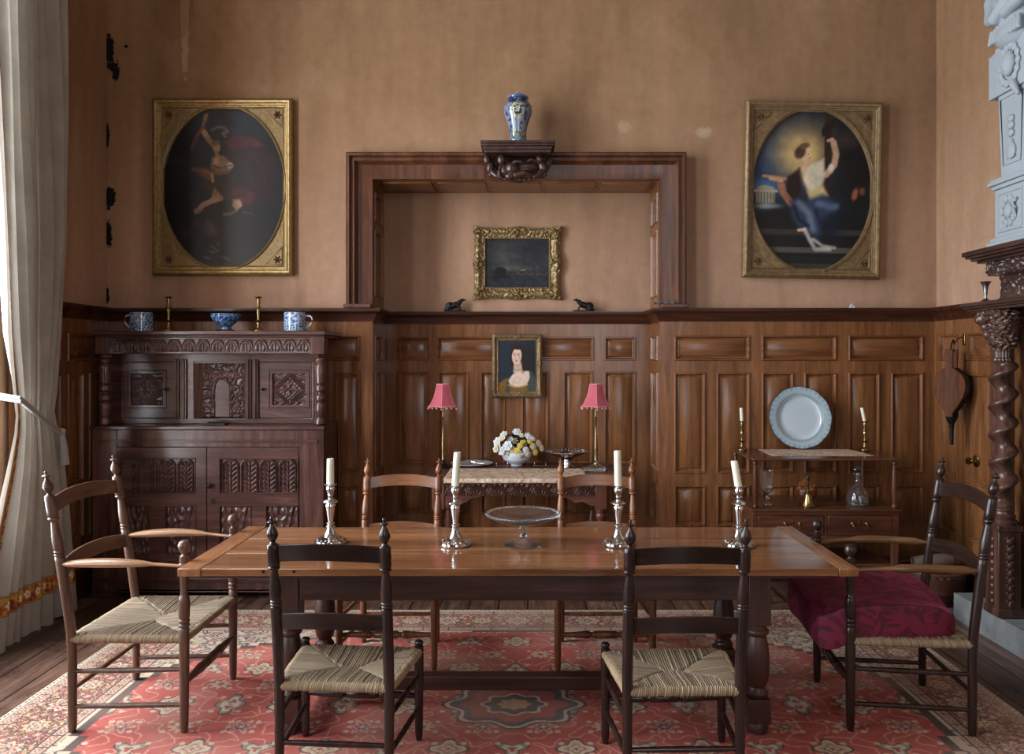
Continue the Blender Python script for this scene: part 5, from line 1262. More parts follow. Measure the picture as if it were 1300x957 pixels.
# ================================================================== PICTURES
def oval_picture(name, label, cx, cz, w, h, yb, paint, mats, rot=0):
    """rectangular gilt frame, spandrel with an oval opening, canvas behind, four corner rosettes"""
    mf, ms_, = mats
    T = thing(name, label, 'painting', (cx, yb, cz)); T.rotation_euler = (0, 0, 0)
    m_ = MB(); m_.up = Vector((0, -1, 0)); x0, x1, z0, z1 = cx-w/2, cx+w/2, cz-h/2, cz+h/2
    path = [Vector((x0, yb, z0)), Vector((x0, yb, z1)), Vector((x1, yb, z1)), Vector((x1, yb, z0))]
    m_.sweep(path, [(0, 0), (0, .042), (.006, .052), (.020, .060), (.034, .056), (.040, .046), (.048, .044), (.050, .036), (.062, .034), (.066, .028), (.074, .028), (.074, 0)], closed=True)
    m_.build('frame', M[mf], T, bevel=.0015)
    m_ = MB(); a, b_ = w/2-.056, h/2-.056; n = 160; vs = []; fs = []
    rx, rz = (w/2-.068)/.925, (h/2-.060)/.925
    prof = [(1.0, .018), (.985, .028), (.965, .030), (.955, .022), (.93, .020)]
    for i in range(n):
        t = 2*PI*i/n; c_, s_ = math.cos(t), math.sin(t); k = min(a/abs(c_) if abs(c_) > 1e-6 else 9e9, b_/abs(s_) if abs(s_) > 1e-6 else 9e9)
        kq = max(1, .975/math.sqrt((c_*k/rx)**2+(s_*k/rz)**2)); vs.append((cx+c_*k*min(kq, 1.03), yb-.026, cz+s_*k*min(kq, 1.03)))
        ex, ez = rx*c_, rz*s_; kk = 1/math.sqrt((c_*k/rx)**2+(s_*k/rz)**2)          # ellipse point on the same ray
        px_, pz_ = c_*k*kk, s_*k*kk
        for (g, dd) in ((.968, .027), (.966, .036), (.960, .040), (.953, .038), (.950, .031), (.943, .034), (.934, .032), (.925, .012)):
            vs.append((cx+px_*g, yb-dd, cz+pz_*g))
    q = 9
    for i in range(n):
        for j in range(q-1):
            fs.append((i*q+j, ((i+1) % n)*q+j, ((i+1) % n)*q+j+1, i*q+j+1))
    m_.add(vs, fs, smooth=True); m_.build('spandrel', M[ms_], T, angle=40)
    for sx in (-1, 1):
        for sz in (-1, 1):
            m_ = MB(); ox, oz = cx+sx*(a-.060), cz+sz*(b_-.062)
            for i in range(6):
                t = i*PI/3; m_.ell((ox+.018*math.cos(t), yb-.030, oz+.018*math.sin(t)), (.013, .006, .007), 8, 5, Matrix.Rotation(-t, 3, 'Y'))
            m_.ell((ox, yb-.033, oz), (.009,)*3, 8, 6); m_.build('corner_rosette', M['gilddark'], T)
            m_ = MB(); L_ = .10
            tri = [(ox+sx*.036, oz+sz*.036), (ox+sx*.036, oz-sz*.095), (ox-sx*.085, oz+sz*.036)]
            m_.tube([(p[0], yb-.0285, p[1]) for p in tri+[tri[0]]], .0034, 6); m_.build('corner_bead', M[mf], T)
    m_ = MB()
    for i in range(int((w-.13)/.0125)):
        for zz in (z0+.070, z1-.070): m_.ell((x0+.068+i*.0125, yb-.033, zz), (.0042,)*3, 6, 4)
    for i in range(int((h-.13)/.0125)):
        for xx in (x0+.070, x1-.070): m_.ell((xx, yb-.033, z0+.068+i*.0125), (.0042,)*3, 6, 4)
    m_.build('beading', M[ms_], T)
    m_ = MB(); paint.mesh(m_, cx-rx*.94, cx+rx*.94, cz-rz*.94, cz+rz*.94, yb-.010); m_.build('canvas', M['canvas'], T, angle=180)
    T.rotation_euler = (0, rot, 0); return T
# left: a dim warrior figure with torch and crimson cloak
P = Paint(.80, 1.06, 230, (12, 15, 22)); P.mottle(3, .35, 5)
P.blob(.55, .10, .5, .14, (18, 30, 44), .9, 0, .9); P.blob(.14, .34, .20, .04, (44, 46, 44), .8, 8, .6); P.blob(.16, .42, .2, .08, (24, 24, 28), .8, 0, .8)
P.poly([(.52, .20), (.66, .18), (.86, .26), (.96, .42), (.88, .58), (.70, .62), (.60, .48), (.54, .34)], (38, 12, 22), .06, .95)
P.poly([(.50, .22), (.60, .18), (.74, .19), (.84, .25), (.70, .25), (.58, .27)], (86, 22, 36), .02, .85); P.stroke([(.60, .30), (.70, .38), (.74, .50)], .02, (56, 16, 28), .9, .8); P.stroke([(.72, .28), (.82, .38), (.84, .50)], .02, (54, 16, 28), .9, .7)
P.poly([(.30, .42), (.44, .38), (.58, .40), (.60, .50), (.56, .58), (.40, .58), (.34, .50)], (42, 28, 26), .03, .9)
P.poly([(.56, .50), (.66, .50), (.76, .54), (.72, .60), (.60, .61), (.54, .56)], (78, 18, 32), .02, .9)
P.stroke([(.335, .155), (.375, .205), (.425, .245)], .026, (142, 108, 80), .35, .9); P.blob(.33, .145, .022, .016, (150, 112, 84), .5)
P.stroke([(.32, .14), (.34, .09), (.35, .055)], .018, (146, 112, 84), .7, .8); P.stroke([(.33, .13), (.29, .17), (.26, .22), (.235, .26)], .022, (104, 46, 34), .8, .75); P.stroke([(.35, .08), (.36, .05)], .018, (176, 120, 70), .9, .8)
P.stroke([(.40, .145), (.45, .125), (.50, .13), (.53, .155), (.49, .165), (.51, .185)], .016, (96, 90, 80), .8, .75)
P.blob(.44, .255, .036, .034, (140, 108, 80), .35, 10); P.blob(.43, .222, .045, .020, (92, 82, 66), .5, -8); P.blob(.468, .258, .006, .006, (60, 40, 32), .5); P.stroke([(.44, .29), (.45, .31)], .022, (126, 94, 70), .5, .9)
P.poly([(.40, .31), (.50, .30), (.56, .35), (.55, .40), (.46, .42), (.39, .38)], (124, 100, 74), .015, .9); P.blob(.55, .365, .034, .026, (156, 144, 120), .5, 10); P.blob(.44, .345, .035, .03, (150, 120, 92), .7); P.stroke([(.40, .36), (.48, .38), (.56, .36)], .006, (64, 46, 36), .6, .8)
P.stroke([(.25, .385), (.32, .39), (.40, .41), (.52, .405)], .020, (110, 76, 50), .6, .85); P.poly([(.24, .38), (.34, .375), (.42, .42), (.40, .46), (.30, .42)], (98, 62, 42), .02, .8); P.stroke([(.40, .42), (.41, .46)], .014, (170, 140, 90), .5, .8)
P.poly([(.42, .50), (.47, .54), (.44, .58), (.39, .57)], (158, 124, 80), .012, .9); P.stroke([(.47, .565), (.40, .58), (.33, .605), (.29, .64)], .026, (148, 116, 92), .4, .85); P.blob(.275, .645, .03, .02, (136, 104, 82), .5, 30)
P.poly([(.57, .57), (.63, .57), (.65, .61), (.60, .645), (.565, .61)], (166, 138, 106), .012, .9); P.stroke([(.60, .64), (.55, .66), (.50, .665)], .018, (108, 84, 70), .7, .8); P.stroke([(.66, .65), (.73, .66)], .012, (76, 66, 60), .8, .7)
P.poly([(.36, .70), (.42, .72), (.44, .78), (.38, .80), (.33, .76)], (96, 78, 62), .03, .7); P.blob(.20, .78, .06, .04, (58, 50, 46), .8, 0, .7); P.blob(.27, .72, .06, .03, (46, 40, 40), .8, 20, .7)
for (a, b_, c_) in ((.41, .865, .04), (.455, .845, .03), (.40, .895, .04), (.44, .885, .03), (.52, .935, .07), (.36, .93, .05)): P.blob(a, b_, c_, .010, (100, 94, 84), .8, 20, .7)
P.blob(.72, .80, .24, .16, (10, 14, 22), .9); P.mottle(14, .35, 9)
cx, cz = (PX(193, 5.83)+PX(371, 5.83))/2, (PZ(124.5, 5.83)+PZ(349.5, 5.83))/2
oval_picture('oval_painting', 'gilt framed oval painting, very dark with crimson cloak, on the wall above the carved cupboard', cx, cz, PX(371, 5.83)-PX(193, 5.83), PZ(124.5, 5.83)-PZ(349.5, 5.83), 5.877, P, ('gold', 'gold3'))
# right: seated woman beside a tall cross
P = Paint(.80, 1.06, 230, (26, 30, 36)); P.blob(.18, .30, .5, .34, (40, 58, 84), .9); P.blob(.42, .26, .33, .24, (150, 122, 80), .95); P.blob(.42, .28, .22, .16, (196, 164, 108), .95, 0, .9)
P.blob(.12, .48, .2, .06, (62, 92, 128), .8); P.blob(.88, .34, .3, .36, (24, 20, 20), .8); P.blob(.80, .18, .12, .08, (66, 50, 46), .8, 0, .6)
P.blob(.14, .60, .14, .025, (150, 150, 146), .7, 0, .7)
P.poly([(.04, .58), (.04, .50), (.20, .50), (.20, .58)], (142, 132, 112), .006, .9); P.blob(.12, .505, .085, .035, (146, 136, 116), .15); P.poly([(.02, .50), (.22, .50), (.22, .515), (.02, .515)], (158, 148, 126), .004)
for i in range(6): P.stroke([(.06+i*.026, .515), (.06+i*.026, .575)], .005, (74, 70, 66), .5, .9)
P.poly([(0, .64), (.4, .60), (1, .66), (1, 1), (0, 1)], (22, 22, 24), .03)
for (y, c_) in ((.74, (56, 52, 46)), (.80, (24, 22, 22)), (.85, (88, 82, 72)), (.905, (30, 28, 28)), (.95, (62, 54, 46))): P.poly([(.05, y), (.95, y), (.95, y+.035), (.05, y+.035)], c_, .008, .85)
P.poly([(.60, -.02), (.665, -.02), (.65, .58), (.605, .58)], (44, 28, 20), .006); P.poly([(.575, .13), (.60, .09), (.72, .04), (.73, .07), (.62, .15), (.58, .17)], (36, 22, 16), .008)
P.poly([(.30, .42), (.40, .36), (.42, .50), (.34, .58), (.27, .56)], (38, 26, 22), .02)                    # dark shawl
P.stroke([(.33, .58), (.27, .52), (.24, .45)], .035, (140, 90, 66), .5); P.stroke([(.10, .415), (.20, .42), (.28, .43)], .016, (152, 112, 84), .6); P.stroke([(.16, .43), (.25, .44)], .02, (182, 142, 112), .6, .9)
P.stroke([(.675, .20), (.70, .27), (.685, .34), (.62, .40)], .032, (178, 140, 112), .5); P.stroke([(.63, .19), (.665, .18)], .016, (190, 150, 122), .6)
P.poly([(.42, .36), (.52, .33), (.60, .30), (.61, .42), (.58, .50), (.48, .52), (.44, .46)], (196, 184, 158), .02); P.blob(.66, .36, .03, .035, (206, 196, 176), .6)
P.poly([(.46, .50), (.60, .47), (.64, .53), (.50, .59)], (196, 172, 120), .02); P.blob(.465, .43, .035, .03, (214, 190, 160), .5)
P.stroke([(.44, .37), (.46, .33)], .028, (200, 158, 128), .5); P.blob(.445, .275, .052, .045, (206, 164, 132), .35, 15); P.blob(.40, .265, .05, .05, (70, 50, 36), .45, 30); P.blob(.435, .225, .055, .022, (96, 74, 50), .5, -15)
P.blob(.470, .275, .005, .004, (60, 40, 34), .5); P.blob(.485, .262, .004, .004, (60, 40, 34), .5); P.blob(.478, .298, .010, .004, (150, 60, 52), .6)
P.poly([(.32, .56), (.46, .56), (.60, .52), (.74, .58), (.72, .66), (.60, .70), (.56, .80), (.46, .74), (.40, .74), (.34, .66)], (46, 54, 76), .03)
P.stroke([(.40, .58), (.48, .64), (.52, .74)], .04, (112, 120, 138), .9, .7); P.stroke([(.56, .58), (.64, .60), (.70, .60)], .04, (92, 108, 134), .9, .7); P.stroke([(.36, .60), (.40, .68), (.48, .72)], .02, (22, 28, 44), .9, .8); P.stroke([(.54, .62), (.58, .70)], .02, (24, 30, 48), .9, .8)
P.poly([(.60, .66), (.78, .60), (.70, .82), (.58, .80)], (20, 22, 34), .03, .8)
P.stroke([(.40, .745), (.45, .74)], .016, (196, 150, 120), .6); P.stroke([(.45, .74), (.49, .80), (.54, .86), (.66, .86)], .024, (178, 176, 166), .8, .85); P.stroke([(.52, .80), (.60, .84), (.70, .85)], .02, (196, 190, 176), .8, .7)
P.blob(.86, .52, .03, .05, (142, 84, 54), .6, 15); P.blob(.92, .50, .03, .03, (120, 74, 50), .6, 0, .8); P.blob(.88, .60, .12, .05, (20, 26, 24), .8); P.mottle(16, .16, 3)
cx, cz = PX(1032.5, 5.82), (PZ(128, 5.82)+PZ(353, 5.82))/2
oval_picture('oval_painting', 'gilt framed oval painting of a seated woman holding a tall cross, above the serving table', cx, cz, 175*.00582, 224.5*.00582, 5.868, P, ('gold2', 'gold2'), math.radians(1.1))

def relief_frame(T, cx, cz, w, h, bw, yb, amp, mat, seed, wav=.0, k=60, base=.03, name='frame'):
    """carved and gilded frame: ring of relief with shaped outer edge"""
    n = 90; m_ = MB(); pers = []
    W2, H2 = w/2, h/2; iw, ih = W2-bw, H2-bw
    def side(a, b_, t): return a+(b_-a)*t
    cn = [(-1, -1), (1, -1), (1, 1), (-1, 1)]; uu = []
    for s_ in range(4):
        p, q = cn[s_], cn[(s_+1) % 4]; L = int((w if s_ % 2 == 0 else h)/.0035)
        for i in range(L):
            t = i/L; uu.append((p[0]+(q[0]-p[0])*t, p[1]+(q[1]-p[1])*t, t))
    U = np.array(uu); nv = 34; V = np.linspace(0, 1, nv)
    t = U[:, 2:3]; mid = np.exp(-((t-.5)/.10)**2); cor = np.exp(-(np.minimum(t, 1-t)/.12)**2); q1 = np.exp(-((np.abs(t-.5)-.27)/.05)**2)
    ext = 1+wav*(mid+1.1*cor-.6+.35*q1*0)
    ax = U[:, 0:1]*(iw+(W2-iw)*V[None]*1.0*ext); az = U[:, 1:2]*(ih+(H2-ih)*V[None]*1.0*ext)
    prof = .35+.65*np.exp(-((V-.62)/.26)**2); prof = np.where(V < .10, .55, prof); prof = np.where(V > .97, .0, prof)
    X, Z = cx+ax, cz+az
    orn = foliage(X, Z, k, seed); msk = np.clip(.25+.9*mid+cor+.0*t, 0, 1)*np.where((V > .12) & (V < .95), 1, 0)[None]
    bead = (.5+.5*np.sin((X+Z)*420))*np.where((V > .02) & (V < .09), 1, 0)[None]*.25
    hgt = base*prof[None]+amp*orn*msk+amp*bead
    Pm = np.stack([X, yb-.004-hgt, Z], -1); m_.grid(Pm, closeu=True)
    # back edge
    Pb = np.stack([np.stack([X[:, -1], X[:, -1]], 1), np.stack([yb-.004-hgt[:, -1], np.full(len(X), yb)], 1), np.stack([Z[:, -1], Z[:, -1]], 1)], -1); m_.grid(Pb, closeu=True)
    m_.build(name, M[mat], T, angle=180)
# seascape
D6 = 6.27; x0, x1, z1_, z0_ = PX(599.5, D6), PX(713.5, D6), PZ(286, D6), PZ(380.5, D6)
cx, cz, w_, h_ = (x0+x1)/2, (z0_+z1_)/2, x1-x0, z1_-z0_
T = thing('seascape_painting', 'dark stormy seascape in an ornate carved gilt frame on the alcove wall', 'painting', (cx, 6.32, cz))
relief_frame(T, cx, cz, w_*.985, h_*.985, .098, 6.326, .040, 'gold3', 4, .12, 44, .036)
P = Paint(.5, .4, 150, (40, 40, 42)); P.mottle(3, .5, 2); P.blob(.3, .35, .35, .3, (74, 70, 68), .9, 0, .7); P.blob(.75, .2, .4, .2, (30, 30, 34), .9, 0, .8)
P.blob(.45, .6, .4, .08, (96, 88, 80), .9, 0, .6); P.poly([(0, .78), (1, .74), (1, 1), (0, 1)], (30, 34, 38), .02)
P.blob(.25, .66, .10, .10, (14, 14, 15), .4); P.blob(.20, .78, .09, .07, (14, 14, 15), .4); P.blob(.30, .76, .10, .04, (16, 16, 16), .5)
for i in range(18): P.stroke([(.42+i*.03, .72+.02*math.sin(i*2.1)), (.44+i*.03, .70+.03*math.sin(i*1.7))], .006, (130, 116, 98), .8, .6)
for i in range(16): P.stroke([(.05+i*.06, .84+.05*math.sin(i*1.9)), (.12+i*.06, .83+.05*math.sin(i*1.9))], .004, (96, 98, 98), .8, .5)
P.stroke([(.80, .56), (.80, .72)], .004, (120, 110, 96), .5, .6); P.stroke([(.55, .64), (.62, .63)], .008, (150, 140, 124), .6, .7); P.mottle(20, .3, 8)
m_ = MB(); P.mesh(m_, cx-w_/2+.088, cx+w_/2-.088, cz-h_/2+.088, cz+h_/2-.088, 6.312); m_.build('canvas', M['canvas2'], T, angle=180)
# portrait, hung low in the alcove
D6 = 6.25; x0, x1, z1_, z0_ = PX(624.5, D6), PX(688.5, D6), PZ(424, D6), PZ(505, D6)
cx, cz, w_, h_ = (x0+x1)/2, (z0_+z1_)/2, x1-x0, z1_-z0_
T = thing('portrait_painting', 'small gilt framed portrait of a dark haired woman hung on the alcove panelling', 'painting', (cx, 6.27, cz))
relief_frame(T, cx, cz, w_, h_, .05, 6.272, .010, 'gold2', 12, 0, 90, .022)
P = Paint(.33, .43, 170, (34, 42, 52)); P.blob(.85, .4, .3, .6, (26, 24, 26), .9); P.blob(.55, .38, .18, .28, (34, 20, 16), .5)
P.poly([(.0, 1), (.05, .82), (.20, .74), (.34, .72), (.42, 1)], (128, 88, 36), .03); P.poly([(.20, 1), (.24, .78), (.36, .70), (.60, .64), (.84, .58), (.98, .74), (1, 1)], (62, 66, 62), .04)
P.poly([(.34, .70), (.46, .60), (.62, .58), (.80, .60), (.82, .72), (.74, .86), (.50, .90), (.32, .86), (.28, .78)], (216, 190, 172), .02); P.blob(.50, .19, .18, .13, (40, 24, 18), .35, 8); P.blob(.37, .36, .06, .17, (34, 21, 17), .5); P.blob(.66, .40, .085, .24, (36, 22, 17), .5)
P.poly([(.42, .42), (.60, .42), (.64, .60), (.40, .62)], (198, 168, 148), .02); P.stroke([(.44, .47), (.52, .50), (.59, .46)], .02, (160, 126, 110), .8, .6)
P.blob(.49, .315, .130, .168, (220, 188, 166), .18, 6); P.blob(.44, .36, .05, .05, (212, 158, 140), .8, 0, .5); P.blob(.56, .36, .04, .10, (190, 154, 134), .9, 0, .6)
P.blob(.50, .150, .145, .050, (40, 24, 18), .5, 6)
for xx in (.435, .535): P.blob(xx, .290, .027, .012, (60, 44, 40), .5); P.stroke([(xx-.034, .262), (xx+.034, .257)], .006, (96, 68, 54), .7, .8)
P.stroke([(.480, .29), (.464, .355), (.482, .365)], .007, (180, 138, 118), .7, .8)
P.blob(.480, .405, .036, .013, (172, 70, 64), .5)
P.stroke([(.41, .555), (.52, .59), (.63, .55)], .008, (120, 96, 86), .5, .9); P.stroke([(.28, .86), (.42, .90), (.58, .905), (.76, .86)], .022, (176, 140, 60), .5); P.poly([(.30, .92), (.76, .90), (.74, 1), (.34, 1)], (120, 84, 44), .02)
P.mottle(18, .10, 4)
m_ = MB(); P.mesh(m_, cx-w_/2+.042, cx+w_/2-.042, cz-h_/2+.042, cz+h_/2-.042, 6.262); m_.build('canvas', M['canvas2'], T, angle=180)
# ================================================================== CHIMNEYPIECE
T = thing('chimneypiece', 'dark carved oak chimneypiece with twisted column and two mantel shelves on the right wall', 'fireplace', (2.85, 4.1, 0))
Y0, Y1 = 3.36, 4.86
def shelf(name, xt, zb, zt_, steps):
    m_ = MB()
    for (e, a, b_) in steps: m_.box(xt+e, 3.045, Y0+e, Y1-e, zb+(zt_-zb)*a, zb+(zt_-zb)*b_)
    return m_.build(name, M['mantel'], T, bevel=.004)
shelf('mantel_shelf', 2.665, 1.935, 1.985, [(0, .55, 1), (.012, .3, .55), (.03, 0, .3)])
shelf('upper_mantel_shelf', 2.675, 2.225, 2.30, [(0, .62, 1), (.014, .42, .62), (.035, .2, .42), (.06, 0, .2)])
def carvebox(name, x0, x1, y0, y1, z0, z1, k, amp, seed, n=90):
    """carved block: front (-X) and camera side (-Y) faces are relief"""
    m_ = MB(); Yv, Zv = np.meshgrid(np.linspace(y0, y1, int((y1-y0)/.006)+2), np.linspace(z0, z1, int((z1-z0)/.006)+2))
    m_.grid(np.stack([x0-foliage(Yv, Zv, k, seed)*amp, Yv, Zv], -1), flip=True)
    Xv, Zv = np.meshgrid(np.linspace(x0, x1, int((x1-x0)/.006)+2), np.linspace(z0, z1, int((z1-z0)/.006)+2))
    m_.grid(np.stack([Xv, y0-foliage(Xv, Zv, k, seed+2)*amp, Zv], -1)); m_.grid(np.stack([Xv, y1+foliage(Xv, Zv, k, seed+3)*amp, Zv], -1), flip=True)
    m_.box(x0+.001, x1, y0+.001, y1-.001, z0, z1)
    return m_.build(name, M['mantel'], T, angle=180)
carvebox('carved_frieze', 2.775, 3.045, 3.47, 4.74, 2.145, 2.224, 46, .030, 3)
carvebox('carved_frieze', 2.84, 3.045, 3.49, 4.72, 1.99, 2.143, 42, .022, 8)
MB().box(2.825, 3.045, 3.48, 4.735, 1.986, 2.01).box(2.83, 3.045, 3.48, 4.73, 2.12, 2.135).build('moulding', M['mantel'], T, bevel=.003)
for cy in (3.64, 4.58):
    cx_ = 2.765
    m_ = MB(); zs = np.linspace(.80, 1.64, 190); seg = 32; vs = []
    for z in zs:
        a = 2*PI*(z-.8)/.165; e = min(1, (z-.8)/.03, (1.64-z)/.03); o_ = .023*e
        for j in range(seg):
            t = 2*PI*j/seg; r = .053*(1+.04*math.cos(2*(t-a)))
            vs.append((cx_+o_*math.cos(a)+r*math.cos(t), cy+o_*math.sin(a)+r*math.sin(t), z))
    m_.add(vs, [(i*seg+j, i*seg+(j+1) % seg, (i+1)*seg+(j+1) % seg, (i+1)*seg+j) for i in range(len(zs)-1) for j in range(seg)])
    m_.build('twisted_column', M['mantelv'], T)
    MB().lathe([(.066, .69), (.070, .70), (.070, .715), (.058, .722), (.064, .73), (.066, .742), (.052, .752), (.050, .765), (.058, .772), (.058, .782), (.046, .79), (.046, .805)], (cx_, cy, 0), 32).build('column_base', M['mantelv'], T)
    m_ = MB(); pr = dense([(.052, 1.63), (.060, 1.636), (.060, 1.648), (.050, 1.655), (.052, 1.69), (.060, 1.715), (.082, 1.74), (.078, 1.76), (.070, 1.79), (.076, 1.82), (.092, 1.86), (.105, 1.90), (.10, 1.93), (.085, 1.934)], 8)
    def rf(t, z, r):
        x_ = t/(2*PI)*.42; f = float(foliage(np.array(x_), np.array(z), 58, 6)) if z > 1.70 else .3*abs(math.cos(t*9))
        return r*(.80+.42*f)
    m_.lathe(pr, (cx_, cy, 0), 90, rfn=rf); m_.build('carved_capital', M['mantelv'], T, angle=180)
    m_ = MB(); m_.ell((cx_-.085, cy+.06, 1.885), (.040, .042, .045), 14, 10); m_.ell((cx_-.115, cy+.06, 1.875), (.018, .02, .022), 10, 8); m_.ell((cx_-.10, cy+.045, 1.90), (.012,)*3, 8, 6); m_.ell((cx_-.10, cy+.075, 1.90), (.012,)*3, 8, 6)
    m_.ell((cx_-.07, cy+.055, 1.835), (.03, .03, .03), 12, 8); m_.ell((cx_-.055, cy+.05, 1.79), (.036, .03, .03), 12, 8)
    for i in range(7): m_.ell((cx_-.09+.028*math.cos(i*.9), cy+.06+.035*math.sin(i*.9), 1.90+.02*math.sin(i*1.7)), (.014, .014, .018), 8, 6)
    m_.build('grotesque_mask', M['mantelv'], T, remesh=.004)
    m_ = MB(); m_.box(2.70, 2.83, cy-.065, cy+.065, .185, .665); m_.box(2.692, 2.838, cy-.073, cy+.073, .655, .690); m_.box(2.692, 2.838, cy-.073, cy+.073, .165, .21)
    pl = m_.build('plinth', M['mantelv'], T, bevel=.004)
    m_ = MB()
    for i in range(9):
        z = .60-i*.045; m_.ell((2.765, cy-.067, z), (.020*(1-.05*i), .012, .021), 10, 7); m_.ell((2.765+.016, cy-.066, z+.016), (.010, .008, .012), 7, 5); m_.ell((2.765-.016, cy-.066, z+.016), (.010, .008, .012), 7, 5)
        m_.ell((2.697, cy, z), (.012, .020, .021), 10, 7)
    m_.build('carved_drop', M['mantelv'], pl)
carvebox('carved_pilaster', 2.80, 3.045, 4.655, 4.84, .186, .68, 40, .012, 15)
MB().box(2.845, 3.045, 4.70, 4.84, .68, 1.935).build('back_pilaster', M['mantelv'], T, bevel=.004)
MB().box(2.905, 2.925, 4.60, 4.70, .186, 1.935).box(2.905, 2.925, 3.52, 3.60, .186, 1.935).box(2.905, 3.045, 3.60, 4.60, 1.80, 1.935).build('surround', M['panel'], T, bevel=.003)
MB().box(2.926, 3.045, 4.60, 4.699, .186, 1.80).box(2.926, 3.045, 3.50, 3.60, .186, 1.80).build('stone_jamb', M['firestone'], T, bevel=.006)
# pewter vase on the mantel shelf
l = (2.738, 4.71, 1.986)
tag(MB().lathe([(.001, 0), (.034, 0), (.035, .004), (.02, .012), (.009, .022), (.007, .035), (.010, .05), (.013, .075), (.016, .095), (.024, .112), (.031, .122), (.029, .123), (.013, .09), (.001, .06)], l, 28).build('bud_vase', M['pewter'], loc=l), 'small trumpet shaped pewter vase on the lower mantel shelf', 'vase')
# hearth: stone kerb with a sunken bed
m_ = MB()
def rock(m_, x0, x1, y0, y1, z0, z1, seed):
    n = 26; U, V = np.meshgrid(np.linspace(0, 1, n), np.linspace(0, 1, n), indexing='ij')
    def nz(a, b_, s_): return (fbm(a*6, b_*6, s_, 4)-.5)*.022
    X, Y, = x0+(x1-x0)*U, y0+(y1-y0)*V; m_.grid(np.stack([X, Y, z1+nz(X, Y, seed)*.6], -1), flip=True)
    Yv, Z = y0+(y1-y0)*U, z0+(z1-z0)*V
    edge = lambda xx: np.stack([xx+nz(Yv, Z, seed+1)*(1 if xx == x0 else 1)*np.sin(PI*V)*.8, Yv, Z], -1)
    m_.grid(edge(x0), flip=False); m_.grid(edge(x1), flip=True)
    Xv = x0+(x1-x0)*U
    for yy in (y0, y1): m_.grid(np.stack([Xv, yy+nz(Xv, Z, seed+2)*np.sin(PI*V)*.8, Z], -1))
rock(m_, 2.715, 2.93, 3.30, 5.02, 0, .158, 1); rock(m_, 2.93, 3.05, 4.70, 5.02, 0, .158, 2); rock(m_, 2.93, 3.05, 3.30, 3.50, 0, .158, 3)
h = m_.build('hearth_kerb', M['stone'], loc=(2.85, 4.1, 0), angle=60); struct(h, 'grey stone hearth kerb in front of the fireplace'); h['category'] = 'hearth'
m_ = MB(); rock(m_, 2.931, 3.72, 3.50, 4.70, 0, .10, 4); h2 = m_.build('hearth_bed', M['slate'], loc=(3.2, 4.1, 0), angle=60); struct(h2, 'sunken grey slate bed of the hearth'); h2['category'] = 'hearth'
m_ = MB().box(2.36, 3.0, 5.04, 5.62, .0005, .012); struct(m_.build('floor_slab', M['slate'], bevel=.004), 'grey stone slab in the floor beside the right wall')['category'] = 'slab'
